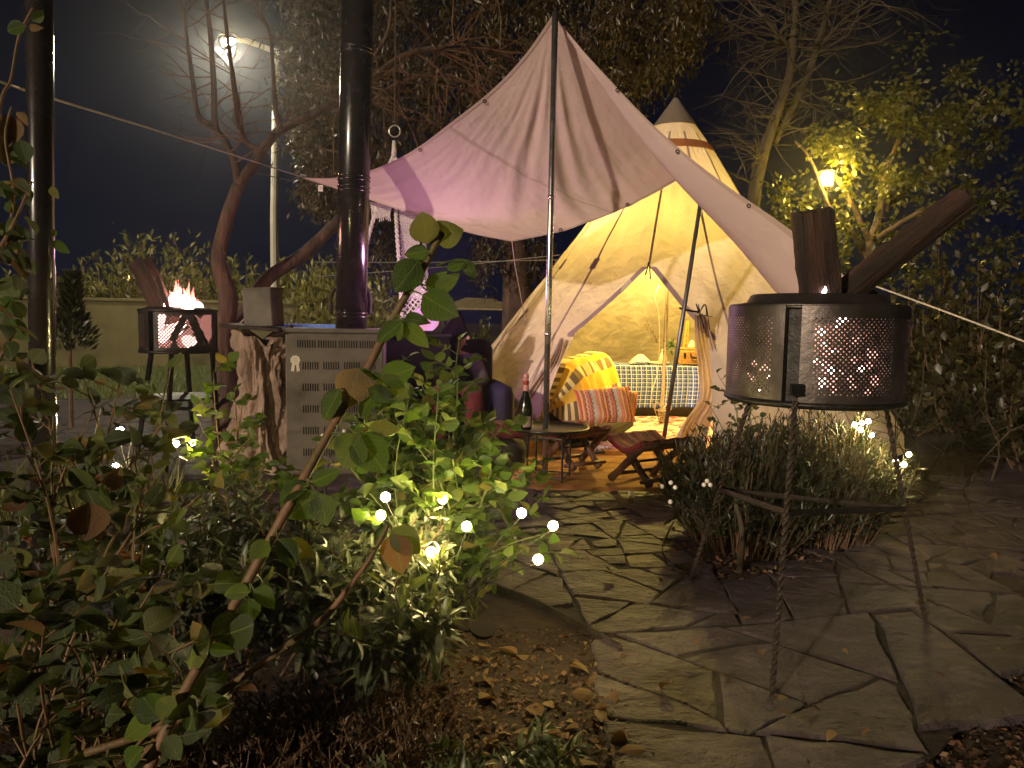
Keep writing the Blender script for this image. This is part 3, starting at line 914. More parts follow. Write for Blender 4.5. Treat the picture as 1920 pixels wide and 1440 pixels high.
# ================================================================== BELL TENT
from mathutils.noise import noise as mnoise
TC = G(1240, 802)
TC.z = 0
M['canvas'] = fabric('tent_canvas', (0.76, 0.65, 0.57), 0.19, dirt=(0.50, 0.40, 0.26), big=6.0, bigstr=0.32)
M['trim'] = fabric('tent_trim', (0.44, 0.33, 0.36), 0.2, dirt=(0.25, 0.18, 0.2), bigstr=.1)
M['cap'] = fabric('tent_cap', (0.16, 0.13, 0.11), 0.12, bigstr=.1)
tent = thing('bell_tent', 'cream canvas bell tent glowing yellow from inside with its door tied open', 'tent', tuple(TC))
APX_Z = P(1258, 184, TC.y).z
APX_DX = 0.03
PROF = [(0.0, 2.0), (0.12, 1.98), (0.55, 1.74), (0.75, 1.60), (1.05, 1.36), (1.5, 1.01), (2.0, 0.66), (2.5, 0.345), (APX_Z, 0.012)]
def tr_(h):
    for (h0, r0), (h1, r1) in zip(PROF, PROF[1:]):
        if h <= h1:
            return r0 + (r1 - r0) * (h - h0) / (h1 - h0)
    return PROF[-1][1]
NS = 14
DOOR = math.atan2(-0.945, -0.33)
PEAK = 1.41
def tp(phi, h, off=0.0):
    r = tr_(h)
    k = (phi * NS / (2 * math.pi)) % 1.0
    sag = math.sin(math.pi * k)
    r *= 1 - 0.028 * sag * smoothstep(0, .5, h) * (1 - 0.5 * h / 3)
    # long diagonal pulls in the cloth
    r += 0.013 * math.sin(9 * phi + 5.0 * h) * smoothstep(0.1, .8, h) * smoothstep(2.8, 1.6, h) + 0.007 * math.sin(31 * phi - 9 * h + 2 * math.sin(3 * phi))* smoothstep(2.6, 1.2, h)
    r += (0.022 * (0.5 - abs(mnoise(Vector((phi * 5, h * 1.6 + phi * 4, 3.1))))) + 0.009 * (0.5 - abs(mnoise(Vector((phi * 15 + h * 5, h * 7 - phi * 6, 1.7)))))) * smoothstep(2.9, 2.2, h)
    r += off
    a = DOOR + phi
    return Vector((TC.x + r * math.cos(a) + APX_DX * h / 3, TC.y + r * math.sin(a), h))
def edge(h, side):                 # door edge angle; side +1 = screen right, -1 = screen left
    w = 0.0 if h >= PEAK else (R(19.5) * smoothstep(PEAK + .25, 0.88, h) ** 0.8 if h > .88 else R(19.5) * (1.0 - 0.10 * (0.88 - h) / .88))
    if h <= .88 and side < 0:
        w *= 1 + .16 * (0.88 - h) / .88
    if h > 0.88 and h < PEAK:
        w = R(20.0) * ((PEAK - h) / (PEAK - .88)) ** 0.86 * 1.0
    return side * w
HS = sorted(set([.88 * i / 24 for i in range(25)] + [.88 + (PEAK - .88) * i / 20 for i in range(21)] + [PEAK + (APX_Z - PEAK) * i / 48 for i in range(49)]))
NU = 420
V, F = [], []
for h in HS:
    a0 = edge(h, 1); a1 = 2 * math.pi + edge(h, -1)
    for i in range(NU + 1):
        V.append(tuple(tp(a0 + (a1 - a0) * i / NU, h)))
for j in range(len(HS) - 1):
    for i in range(NU):
        F.append((j * (NU + 1) + i, j * (NU + 1) + i + 1, (j + 1) * (NU + 1) + i + 1, (j + 1) * (NU + 1) + i))
me = bpy.data.meshes.new('canvas'); me.from_pydata(V, [], F)
link('canvas', me, M['canvas'], tent, True)
def ribbon(name, path_fn, t0, t1, w, n, mat, parent):
    me = grid_mesh(name, lambda u, v: path_fn(t0 + (t1 - t0) * v, (u - .5) * w), 2, n)
    return link(name, me, mat, parent, True)
for k in range(NS):
    phi = 2 * math.pi * k / NS
    lo = PEAK + .02 if k == 0 else 0.06
    ribbon('seam', lambda h, w, phi=phi: tp(phi + w / max(.06, tr_(h)), h, 0.006), lo, APX_Z - .35, 0.017, 30, M['trim'], tent)
for side in (-1, 1):
    ribbon('door_trim', lambda h, w, side=side: tp(edge(h, side) + side * (w + .022) / max(.2, tr_(h)), h, 0.008), 0.86, PEAK - .004, 0.05, 20, M['trim'], tent)
# cap, band below it
me = grid_mesh('cap', lambda u, v: tp(2 * math.pi * u, APX_Z - .26 * (1 - v), 0.008), 48, 6)
link('cap', me, M['cap'], tent, True)
me = grid_mesh('band', lambda u, v: tp(2 * math.pi * u, APX_Z - .50 + .075 * v, 0.010), 48, 2)
link('band', me, fabric('tent_band', (0.42, 0.17, 0.08), 0.25, dirt=(.3, .12, .07)), tent, True)
# gathered door curtains, tied
def curtain(pts, widths, pleats, amp, mat):
    ctr, wd = catmull([Vector(p) for p in pts], list(widths), 8)
    n = len(ctr) - 1
    def f(u, v):
        i = min(n, int(round(v * n)))
        c, w = ctr[i], wd[i]
        s = u - .5
        return c + Vector((s * w, math.sin(u * pleats * 2 * math.pi + 1.5 * math.sin(3 * v)) * amp * min(1, w / .1) - abs(s) * .02, 0.01 * math.sin(u * 20)))
    o = link('door_flap', grid_mesh('door_flap', f, 60, n), mat, tent, True)
    return o
M['flap'] = fabric('tent_flap', (0.66, 0.52, 0.44), 0.3, dirt=(0.45, 0.34, 0.30), big=6, bigstr=.4)
ty = tp(edge(.9, 1), .9).y - .05
curtain([P(1312, 590, ty), P(1320, 640, ty - .02), P(1336, 700, ty - .04), P(1332, 750, ty - .05), P(1305, 800, ty - .08), P(1290, 850, ty - .1), P(1285, 885, ty - .12)], [.07, .13, .20, .16, .20, .26, .3], 5, .022, M['flap'])
ly = tp(edge(.86, -1), .86).y - .04
curtain([P(1054, 634, ly), P(1043, 668, ly - .04), P(1018, 715, ly - .08), P(992, 760, ly - .12), P(970, 810, ly - .16)], [.03, .08, .14, .2, .24], 4, .016, M['flap'])
# ties at the peak and on the right
mb = MB()
pk = tp(0, PEAK, .02)
for dx, l in ((-.012, .07), (.008, .1)):
    mb.tube([pk + Vector((0, 0, .03)), pk + Vector((dx, -.01, -.02)), pk + Vector((dx * 2, -.01, -l))], .006, 5, smooth=3)
mb.build('tie', M['black_metal'], tent)
mb = MB()
rt = P(1312, 585, ty - .06)
mb.tube([P(1275, 578, ty - .25), P(1295, 583, ty - .15), rt], .008, 6, smooth=3)
for k in range(5):
    mb.tube([rt, rt + Vector((rs.uniform(-.04, .06), -.01, rs.uniform(-.02, .08))), rt + Vector((rs.uniform(0, .09), -.02, rs.uniform(-.2, -.02)))], .0035, 4, smooth=4)
mb.build('tie', M['black_metal'], tent)
# small patches where the guy lines are sewn on
for (px, py) in ((1052, 487), (1122, 495)):
    pass
for k, hh in ((-3, 1.45), (-2, 1.42), (-1, 1.40), (-2, .98)):
    phi = 2 * math.pi * k / NS
    ribbon('patch', lambda h, w, phi=phi: tp(phi + w / max(.06, tr_(h)), h, 0.012), hh, hh + .09, 0.05, 3, M['trim'], tent)
# guy lines on the left front
for (k, h, gx, gy) in ((-2, .98, 925, 838), (-1, .88, 905, 880)):
    a = tp(2 * math.pi * k / NS, h, .015)
    MB().tube([a, (a + G(gx, gy)) / 2 + Vector((0, 0, -.02)), G(gx, gy)], .004, 5, smooth=4).build('guy_line', M['rope'], tent)
# printed lettering near the ground on the left
tx = bpy.data.curves.new('lettering', 'FONT'); tx.body = 'ou'; tx.size = .14; tx.extrude = .0006
to = bpy.data.objects.new('lettering', tx); col.objects.link(to); tx.materials.append(M['black_metal'])
dg = bpy.context.evaluated_depsgraph_get(); tm_ = bpy.data.meshes.new_from_object(to.evaluated_get(dg)); bpy.data.objects.remove(to)
to = bpy.data.objects.new('lettering', tm_); col.objects.link(to)
pa = tp(edge(.42, -1) - .215, .26, .05)
nrm = Vector((pa.x - TC.x, pa.y - TC.y, .9)).normalized()
xax = (Vector((nrm.y * -1, nrm.x, 0)).normalized())
if xax.x < 0:
    xax = -xax
yax = nrm.cross(xax)
ca, sa = math.cos(R(52)), math.sin(R(52))
X, Y = xax * ca + yax * sa, yax * ca - xax * sa
to.matrix_basis = Matrix(((X.x, Y.x, nrm.x, pa.x), (X.y, Y.y, nrm.y, pa.y), (X.z, Y.z, nrm.z, pa.z), (0, 0, 0, 1)))
to.parent = tent; to.matrix_parent_inverse = Matrix.Translation(-tent.location)
# centre pole with cord, foot rope
MB().tube([(TC.x, TC.y, 0.02), (TC.x + APX_DX, TC.y, APX_Z - .02)], .017, 12).build('centre_pole', M['chrome'], tent, True)
tag_cord = MB().tube([P(1236, 535, TC.y - .03), P(1228, 560, TC.y - .04), P(1236, 600, TC.y - .03), P(1234, 690, TC.y - .04), P(1222, 740, TC.y - .12), P(1230, 775, TC.y - .05), P(1238, 790, TC.y - .04)], .004, 5, smooth=8).build('light_cord', M['rope'], tent)
mb = MB()
for k in range(7):
    a = TC + Vector((0, 0, .03 + .022 * k))
    mb.tube([a + Vector((.028 * math.cos(i * .785), .028 * math.sin(i * .785), .002 * i)) for i in range(9)], .009, 5)
for dx in (-.05, .05):
    mb.tube([TC + Vector((0, -.03, .17)), TC + Vector((dx, -.04, .24)), TC + Vector((dx * 1.5, -.04, .18)), TC + Vector((0, -.035, .16))], .007, 5, smooth=4)
mb.build('pole_rope', M['rope'], tent)
# the lamp hung in the tent
LX, LY = TC.x - .12, TC.y - .10
tl = thing('tent_lamp', 'yellow lamp hanging near the top inside the bell tent', 'lamp', (LX, LY, 1.62))
MB().ball((LX, LY, 1.68), .045, 12, 8).build('bulb', emit('tent_bulb', (1.0, 0.78, 0.20), 40), tl, True)
MB().tube([(LX, LY, 1.72), (TC.x - .08, TC.y - .25, 2.35)], .003, 5).build('cord', M['rope'], tl)
point_light('tent_lamp_light', (LX, LY, 1.58), 200, (1.0, 0.73, 0.16), .06, tl)

# ---- floor cover inside and the mat in front
def flat_rug(name, label, cat, pts, z, mat, wav=0.006):
    def f(u, v):
        p = (pts[0] * (1 - u) + pts[1] * u) * (1 - v) + (pts[3] * (1 - u) + pts[2] * u) * v
        e = min(u, 1 - u, v, 1 - v)
        return Vector((p.x + .012 * math.sin(v * 23), p.y + .012 * math.sin(u * 19), z + (wav * (math.sin(u * 13 + v * 7) + math.sin(v * 17 - u * 5)) + .004 if e > 0.001 else -z + .001)))
    o = link(name, grid_mesh(name, f, 60, 40), mat, None, True)
    return tag(o, label, cat)
m, nt, out = nt_new('mat_weave')
u, v = uvsep(nt)
st = band(nt, v, 9, .0, .45); st2 = band(nt, v, 27, .0, .35)
cc = mixc(nt, st, (0.52, 0.27, 0.06), (0.38, 0.15, 0.05)); cc = mixc(nt, mathn(nt, 'MULTIPLY', st2, .35), cc, (0.65, 0.42, 0.12))
cc = mixc(nt, mathn(nt, 'MULTIPLY', noise(nt, 7, 6, .6, objco(nt)), .5), cc, (0.16, 0.08, 0.03))
finish(nt, out, cc, .9, .6, 50)
flat_rug('floor_mat', 'orange-brown woven mat on the ground before the tent door', 'mat', [Vector((0.02, 4.22, 0)), Vector((1.62, 4.18, 0)), Vector((1.75, 5.75, 0)), Vector((-.02, 5.75, 0))], .034, m)
m, nt, out = nt_new('rug_pattern')
co = objco(nt)
f1 = noise(nt, 7, 5, .65, co, 1.2); f2 = noise(nt, 16, 4, .6, co, 2.0)
cc = ramp(nt, f1, [(0.36, (0.50, 0.04, 0.09)), (0.46, (0.70, 0.18, 0.22)), (0.5, (0.72, 0.66, 0.60)), (0.62, (0.78, 0.74, 0.70)), (.72, (.45, .10, .14))])
cc = mixc(nt, mathn(nt, 'MULTIPLY', mathn(nt, 'GREATER_THAN', f2, .56), .7), cc, (0.12, 0.14, 0.24))
finish(nt, out, cc, .95, .3, 80)
flat_rug('carpet', 'pink and white flowered carpet on the tent floor', 'carpet', [Vector((.55, 5.5, 0)), Vector((2.2, 5.45, 0)), Vector((2.3, 7.3, 0)), Vector((.5, 7.3, 0))], .046, m)

# ---- sofa with checked blanket, cushions
m, nt, out = nt_new('yellow_check')
u, v = uvsep(nt)
bu = band(nt, u, 4.5, 0, .5); bv = band(nt, v, 6, 0, .5)
cc = mixc(nt, bu, (0.80, 0.50, 0.06), (0.80, 0.68, 0.36))
chk = mathn(nt, 'MULTIPLY', bu, bv)
cc = mixc(nt, chk, cc, (0.20, 0.14, 0.07))
inv = mathn(nt, 'MULTIPLY', mathn(nt, 'SUBTRACT', 1.0, bu), mathn(nt, 'SUBTRACT', 1.0, bv))
cc = mixc(nt, mathn(nt, 'MULTIPLY', inv, .8), cc, (0.78, 0.55, 0.10))
finish(nt, out, cc, .95, .3, 40)
M['check'] = m
A0, A1 = P(1044, 700, 5.75), P(1118, 690, 6.75)
A0.z = A1.z = 0
axd = (A1 - A0).normalized(); pdv = Vector((axd.y, -axd.x, 0))
zt = P(1080, 672, 6.1).z
dk = surf('dark_cloth', [(0.3, (0.02, 0.017, 0.014)), (0.7, (0.05, 0.04, 0.03))], 12, .95)
sm = Matrix.Rotation(math.atan2(axd.y, axd.x), 3, 'Z')
sofa = thing('sofa', 'dark low sofa inside the tent under the yellow checked blanket', 'sofa', tuple((A0 + A1) / 2))
MB().box((A0 + A1) / 2 + Vector((0, 0, .10)) + pdv * .12, ((A1 - A0).length - .12, .52, .13), sm).build('base', dk, sofa, bevel=.04)
MB().box((A0 + A1) / 2 - pdv * .02 + Vector((0, 0, .30)), ((A1 - A0).length - .14, .22, zt - .30), sm).build('backrest', dk, sofa, bevel=.05)
def bl_prof(u, v):
    th = math.pi * u
    c, s = math.cos(th), math.sin(th)
    rr = .165 + .015 * math.sin(5 * v + 1) + .10 * (1 - s) * (c > 0)
    w = .010 * math.sin(13 * v + 8 * u) + .006 * math.sin(31 * v - 9 * u)
    z = .10 + (zt + .03 * v - .10) * max(0, s) ** .55
    return pdv * (math.copysign(abs(c) ** .6, c) * rr + w) + Vector((0, 0, z + w - .05 * smoothstep(.12, 0, v) * s))
def blanket(u, v):
    return A0.lerp(A1, v) + bl_prof(u, v)
tag(link('blanket', grid_mesh('blanket', blanket, 50, 60), M['check'], None, True), 'yellow, white and brown checked blanket over the sofa in the tent', 'blanket')
blo = bpy.data.objects['blanket']
def bfront(u, v):
    e = A0 + bl_prof(u, 0); cpt = A0 + Vector((0, 0, .30)) - axd * .09
    w = .012 * math.sin(u * 25 + v * 3)
    k = v ** .8
    return e.lerp(cpt, k) - axd * (.085 * math.sin(math.pi * min(1, v * 1.2) / 2) + w)
link('blanket_end', grid_mesh('blanket_end', bfront, 50, 14), M['check'], blo, True)

def kilim(name, hue):
    m, nt, out = nt_new(name)
    u, v = uvsep(nt)
    zig = mathn(nt, 'MULTIPLY', mathn(nt, 'PINGPONG', mathn(nt, 'MULTIPLY', v, 8.0), .5), .05)
    uu = mathn(nt, 'ADD', u, mathn(nt, 'MULTIPLY', zig, band(nt, u, 2.5, .3, .75)))
    r = ramp(nt, mathn(nt, 'FRACT', mathn(nt, 'MULTIPLY', uu, 2.5)), hue)
    r.node.color_ramp.interpolation = 'CONSTANT'
    d = mathn(nt, 'MULTIPLY', band(nt, u, 22, 0, .35), band(nt, v, 26, 0, .5))
    cc = mixc(nt, mathn(nt, 'MULTIPLY', d, .45), r, (0.75, 0.62, 0.45))
    finish(nt, out, cc, .95, .5, 90)
    return m
M['kilim'] = kilim('kilim', [(0.0, (0.45, 0.10, 0.06)), (.12, (0.65, 0.35, 0.12)), (.2, (0.30, 0.06, 0.05)), (.34, (0.60, 0.42, 0.24)), (.42, (0.48, 0.14, 0.10)), (.58, (0.16, 0.09, 0.08)), (.64, (0.50, 0.46, 0.36)), (.78, (0.62, 0.22, 0.14)), (.92, (0.66, 0.46, 0.16))])
M['kilim_dark'] = kilim('kilim_dark', [(0.0, (0.20, 0.035, 0.03)), (.15, (0.09, 0.03, 0.03)), (.25, (0.26, 0.06, 0.04)), (.45, (0.24, 0.15, 0.09)), (.52, (0.16, 0.03, 0.03)), (.75, (0.07, 0.025, 0.03)), (.88, (0.27, 0.10, 0.06))])
def pillow(name, label, c, w, h, t, mat, mtx, cat='cushion'):
    def f(u, v):
        U = min(1, u * 1.0)
        th = v * math.pi - math.pi / 2
        a = u * 2 - 1; b = v * 2 - 1
        return a, b
    vs, fs, uvs = [], [], []
    n = 16
    for sgn in (1, -1):
        for j in range(n + 1):
            for i in range(n + 1):
                a, b = i / n * 2 - 1, j / n * 2 - 1
                k = max(0, (1 - a ** 4) * (1 - b ** 4)) ** .5
                pin = 1 - .10 * (1 - abs(a) ** 2) * abs(b) ** 3
                pin2 = 1 - .10 * (1 - abs(b) ** 2) * abs(a) ** 3
                p = Vector((a * w / 2 * pin2, b * h / 2 * pin, sgn * t / 2 * k + .006 * math.sin(9 * a + 5 * b)))
                vs.append(tuple(Vector(c) + mtx @ p)); uvs.append((i / n, j / n))
    off = (n + 1) ** 2
    for s in range(2):
        for j in range(n):
            for i in range(n):
                q = [j * (n + 1) + i, j * (n + 1) + i + 1, (j + 1) * (n + 1) + i + 1, (j + 1) * (n + 1) + i]
                if s:
                    q = [k + off for k in reversed(q)]
                fs.append(tuple(q))
    me = bpy.data.meshes.new(name); me.from_pydata(vs, [], fs)
    l = me.uv_layers.new(name='UVMap')
    idx = np.empty(len(me.loops), dtype=np.int32); me.loops.foreach_get('vertex_index', idx)
    l.data.foreach_set('uv', np.array(uvs)[idx].ravel())
    o = link(name, me, mat, None, True)
    return tag(o, label, cat)
lean_m = Matrix.Rotation(R(12), 3, 'Z') @ Matrix.Rotation(R(62), 3, 'X')
pc = P(1134, 761, 5.6)
pillow('cushion', 'kilim-striped red cushion leaning on the checked blanket', pc, .45, .30, .15, M['kilim'], Matrix.Rotation(R(-4), 3, 'Y') @ lean_m)
mbb = MB()
pillow('cushion', 'second kilim cushion half hidden behind the striped one', P(1168, 757, 5.85), .24, .27, .12, M['kilim'], Matrix.Rotation(R(18), 3, 'Y') @ lean_m)
pillow('cushion', 'black cushion edge showing left of the striped kilim cushion', P(1077, 757, 5.75), .16, .34, .10, dk, lean_m)

# ---- table with blue checked cloth inside
m, nt, out = nt_new('blue_check')
u, v = uvsep(nt)
w1 = mathn(nt, 'MAXIMUM', band(nt, u, 21, 0, .16), band(nt, v, 16, 0, .16)); w2 = mathn(nt, 'MAXIMUM', band(nt, u, 21, .45, .53), band(nt, v, 16, .45, .53))
cc = mixc(nt, mathn(nt, 'MULTIPLY', band(nt, u, 21, .16, .6), .6), (0.02, 0.035, 0.20), (0.05, 0.09, 0.38))
cc = mixc(nt, w2, cc, (0.18, 0.24, 0.45)); cc = mixc(nt, w1, cc, (0.52, 0.56, 0.72))
finish(nt, out, cc, .9, .25, 60)
TD = 7.35
a, b = P(1143, 684, TD), P(1345, 690, TD)
zt2 = a.z; W = b.x - a.x
tb = thing('low_table', 'low black-legged table under a blue checked cloth in the tent', 'table', ((a.x + b.x) / 2, TD + .25, 0))
MB().box(((a.x + b.x) / 2, TD + .25, zt2 - .02), (W - .02, .48, .025)).build('tabletop', dk, tb)
for x in (a.x + .22, a.x + .27, b.x - .1):
    MB().tube([(x, TD + .06, .0), (x, TD + .06, zt2 - .03)], .012, 6).build('leg', M['black_metal'], tb)
zb = P(1200, 762, TD).z
def cloth(u, v):
    x = a.x + W * u
    s = v * 1.35
    if s < .5:
        return Vector((x, TD + .5 - .5 * s / .5, zt2 + .004 * math.sin(u * 21)))
    d = (s - .5) / .85
    drop = zb + .03 * (u - .5)
    return Vector((x + .01 * math.sin(d * 4), TD - .012 - .018 * d * (1 + math.sin(u * 34)) - .02 * d, zt2 + (drop - zt2) * d))
tag(link('tablecloth', grid_mesh('tablecloth', cloth, 90, 40), m, None, True), 'blue and white checked cloth hanging over the low table in the tent', 'tablecloth')
# towel
def towel(u, v):
    x = P(1185 + 40 * u, 680, TD).x; k = math.sin(math.pi * u) ** .6 * math.sin(math.pi * (v * .9 + .05)) ** .6
    return Vector((x, TD + .05 + .2 * v, zt2 + .008 + .085 * k + .012 * math.sin(9 * u + 6 * v) * k))
tag(link('towel', grid_mesh('towel', towel, 24, 14), M['cotton'], None, True), 'folded white towel on the blue checked table', 'towel')
# tray, vase with sprig
tag(MB().lathe([(.001, 0), (.10, 0), (.115, .022), (.108, .024), (.098, .008), (.001, .008)], P(1240, 684, TD + .2) * Vector((1, 1, 0)) if False else (P(1240, 684, TD).x, TD + .16, zt2 + .006), 24).build('tray', M['rope'], None, True), 'small round straw tray on the blue checked table', 'tray')
vx = P(1246, 680, TD).x + .02
vs = thing('vase', 'white vase with green leaves and a tall dry sprig on the table', 'vase', (vx, TD + .17, zt2 + .015))
MB().lathe([(.001, 0), (.035, 0), (.042, .04), (.03, .09), (.014, .12), (.02, .14), (.012, .138)], (vx, TD + .17, zt2 + .016), 18).build('vessel', M['cotton'], vs, True)
mb = MB()
spr = [Vector((vx, TD + .17, zt2 + .13)), P(1232, 640, TD + .16), P(1222, 620, TD + .15), P(1212, 604, TD + .15)]
mb.tube(spr, [.003, .003, .002, .001], 4, smooth=4)
for k in range(26):
    t = rs.random(); q = spr[1] * (1 - t) + spr[3] * t
    mb.ball(q + Vector((rs.gauss(0, .012), rs.gauss(0, .01), rs.gauss(0, .012))), .007, 5, 4)
mb.build('dry_sprig', M['twig'], vs)
pos, dirs, size = [], [], []
for k in range(46):
    q = rng.normal(0, .4, 3); pos.append(np.array(P(1256, 650, TD + .15)) + q * .06); dirs.append(q + np.array([0, 0, .3])); size.append(rng.uniform(.03, .055))
link('leaves', scatter('leaves', leaf_tpl(.3), pos, dirs, size), leafmat('vase_leaf', [(0, (.05, .12, .05)), (1, (.14, .22, .10))], False), vs)
# wicker basket
m = surf('wicker', [(0.3, (0.42, 0.20, 0.07)), (0.7, (0.62, 0.36, 0.15))], 40, .8, bscale=90, bstr=.8)
bx = P(1303, 680, TD).x
bs = thing('picnic_basket', 'wicker picnic basket with dark handle on the checked table', 'basket', (bx, TD + .18, zt2 + .006))
MB().box((bx, TD + .18, zt2 + .082), (.26, .2, .145)).build('body', m, bs, bevel=.012)
MB().box((bx, TD + .18, zt2 + .166), (.265, .205, .02)).build('lid', m, bs, bevel=.006)
for k in range(7):
    MB().box((bx, TD + .077, zt2 + .025 + k * .018), (.262, .008, .011)).build('wicker_strand', m, bs)
MB().tube([(bx - .03, TD + .06, zt2 + .12), (bx - .02, TD + .045, zt2 + .085), (bx + .06, TD + .045, zt2 + .085), (bx + .07, TD + .06, zt2 + .12)], .009, 6, smooth=3).build('handle', dk, bs)
MB().box((bx - .085, TD + .07, zt2 + .10), (.02, .012, .045)).build('clasp', M['black_metal'], bs)
# orange lattice ornament and white cone on the basket
m = surf('orange_paint', [(0.3, (0.60, 0.26, 0.03)), (0.7, (0.72, 0.38, 0.06))], 9, .6)
ox, oz = P(1294, 650, TD).x, zt2 + .176
mb = MB()
for (dx, dy) in ((-.02, -.02), (.02, -.02), (-.02, .02), (.02, .02)):
    mb.tube([(ox + dx, TD + .2 + dy, oz), (ox + dx * .25 + .016, TD + .2 + dy * .25, oz + .27)], .005, 5)
for k in range(5):
    z = oz + .03 + .045 * k; s = .02 * (1 - .15 * k)
    mb.tube([(ox - s, TD + .2 - s, z), (ox + s, TD + .2 - s, z + .03)], .004, 4)
    mb.tube([(ox + s, TD + .2 - s, z), (ox - s, TD + .2 - s, z + .03)], .004, 4)
tag(mb.build('lattice_ornament', m), 'orange lattice tower ornament standing on the basket', 'ornament')
tag(MB().lathe([(.045, 0), (.04, .015), (.02, .065), (.012, .075), (.001, .077)], (ox + .055, TD + .16, oz + .001), 16).build('white_bowl', M['cotton'], None, True), 'white bowl turned upside down on the basket', 'bowl')

# ================================================================== AWNING
M['awning'] = fabric('awning_cloth', (0.66, 0.51, 0.50), 0.2, dirt=(0.56, 0.42, 0.41), big=6.0, bigstr=.16)
def edgecurve(pts):
    q = [P(*p) for p in pts]
    q, _ = catmull(q, [0] * len(q), 10)
    L = [0]
    for i in range(1, len(q)):
        L.append(L[-1] + (q[i] - q[i - 1]).length)
    def f(t):
        s = t * L[-1]
        for i in range(1, len(q)):
            if s <= L[i] + 1e-9:
                k = (s - L[i - 1]) / max(1e-9, L[i] - L[i - 1])
                return q[i - 1].lerp(q[i], k)
        return q[-1]
    return f
eA = edgecurve([(1037, 27, 4.5), (985, 102, 4.6), (925, 166, 4.72), (850, 226, 4.8), (770, 284, 5.0), (690, 320, 5.22), (625, 332, 5.4), (565, 331, 5.55)])
eB = edgecurve([(565, 333, 5.55), (630, 354, 5.50), (700, 377, 5.42), (800, 411, 5.28), (880, 437, 5.15), (960, 453, 5.02)])
eD = edgecurve([(1037, 27, 4.5), (1085, 86, 4.5), (1130, 136, 4.5), (1230, 240, 4.5), (1340, 332, 4.42), (1480, 430, 4.3), (1590, 524, 4.2)])
eK = edgecurve([(1037, 27, 4.5), (1096, 112, 4.62), (1160, 200, 4.78), (1225, 283, 4.98), (1270, 338, 5.1)])      # fold from the peak to the notch
eE = edgecurve([(1270, 338, 5.1), (1215, 369, 5.09), (1160, 395, 5.08), (1060, 432, 5.04), (960, 453, 5.02)])       # notch to the low corner
eF = edgecurve([(1270, 338, 5.1), (1330, 398, 4.95), (1413, 483, 4.75), (1453, 546, 4.6), (1510, 566, 4.42), (1590, 524, 4.2)])   # notch to the right corner
p11 = eE(1)
def coons(a, b, c, d, u, v):       # a: v=0, b: v=1 (along u); c: u=0, d: u=1 (along v)
    return a(u) * (1 - v) + b(u) * v + c(v) * (1 - u) + d(v) * u - (a(0) * (1 - u) * (1 - v) + a(1) * u * (1 - v) + b(0) * (1 - u) * v + b(1) * u * v)
def tarp(u, v):                    # main panel: peak, left corner, low corner, notch
    s = coons(eA, eE, eK, eB, u, v)
    r = u + v
    k = 16 * u * (1 - u) * v * (1 - v)
    s = s + Vector((0, .05, -.02)) * k
    if r > 1e-4:
        a = u / r
        wr = (math.sin(a * 60 + 3 * r) + .7 * math.sin(a * 101 + 1) + .6 * math.sin(a * 33 + 2)) * smoothstep(.06, .5, r) * smoothstep(1.95, 1.1, r)
        amp = .013 * min(1, 8 * min(u, v, 1 - u)) * (0.12 + math.exp(-((a - .36) / .16) ** 2))
        cre = (0.5 - abs(mnoise(Vector((a * 16, r * 2.2, 0.4))))) * .013 + (0.5 - abs(mnoise(Vector((a * 40 + r * 3, r * 6, 2.4))))) * .008
        s = s + Vector((0, -1, .2)) * (wr * amp + cre * smoothstep(0, .12, r) * min(1, 10 * min(u, v, 1 - u, 1 - v)))
    return s
def wing(u, v):                    # right wing: peak, notch, right corner
    s = coons(lambda t: eK(0), eF, eK, eD, u, v)
    cre = (0.5 - abs(mnoise(Vector((u * 5, v * 2.5, 7.4))))) * .022 + math.sin(u * 13 + 2 * v) * .006
    return s + Vector((0, -1, .2)) * cre * min(1, 10 * min(u, 1 - u, v, 1 - v)) * 1.0
aw = thing('awning', 'pale pink-lit square awning held up by a chrome pole before the tent', 'awning', (eA(0).x, eA(0).y, 0))
V, F = [], []
for fn, nu, nv in ((tarp, 150, 130), (wing, 70, 130)):
    o_ = len(V)
    V += [tuple(fn(i / nu, j / nv)) for j in range(nv + 1) for i in range(nu + 1)]
    F += [(o_ + j * (nu + 1) + i, o_ + j * (nu + 1) + i + 1, o_ + (j + 1) * (nu + 1) + i + 1, o_ + (j + 1) * (nu + 1) + i) for j in range(nv) for i in range(nu)]
me = bpy.data.meshes.new('sheet'); me.from_pydata(V, [], F)
bm = bmesh.new(); bm.from_mesh(me); bmesh.ops.remove_doubles(bm, verts=bm.verts, dist=.0015); bmesh.ops.recalc_face_normals(bm, faces=bm.faces); bm.to_mesh(me); bm.free()
link('sheet', me, M['awning'], aw, True)
M['awning_hem'] = fabric('awning_hem', (0.50, 0.37, 0.35), 0.1, bigstr=.1)
def strip(fn, name='hem'):
    return link(name, grid_mesh(name, fn, 80, 1), M['awning_hem'], aw, True)
up = Vector((0, -.005, 0))
for fn in (lambda u, v: tarp(u, .014 * v) + up, lambda u, v: wing(1 - .03 * v, u) + up, lambda u, v: tarp(1 - .014 * v, u) + up, lambda u, v: tarp(u, 1 - .016 * v) + up, lambda u, v: wing(u, 1 - .012 * v) + up):
    strip(fn)
strip(lambda u, v: tarp(.40 + .007 * v, u) + up * 1.6, 'seam')
for q in (tarp(.28, .02), tarp(.52, .02), tarp(.76, .02), wing(.96, .25), wing(.96, .47), wing(.97, .7), tarp(.985, .3), tarp(.985, .65), tarp(.3, .98), tarp(.7, .98), wing(.4, .98)):
    q = q + Vector((0, -.012, 0))
    MB().tube([q + Vector((.010 * math.cos(k * .6283), 0, .010 * math.sin(k * .6283))) for k in range(11)], .003, 5).build('eyelet', M['black_metal'], aw)
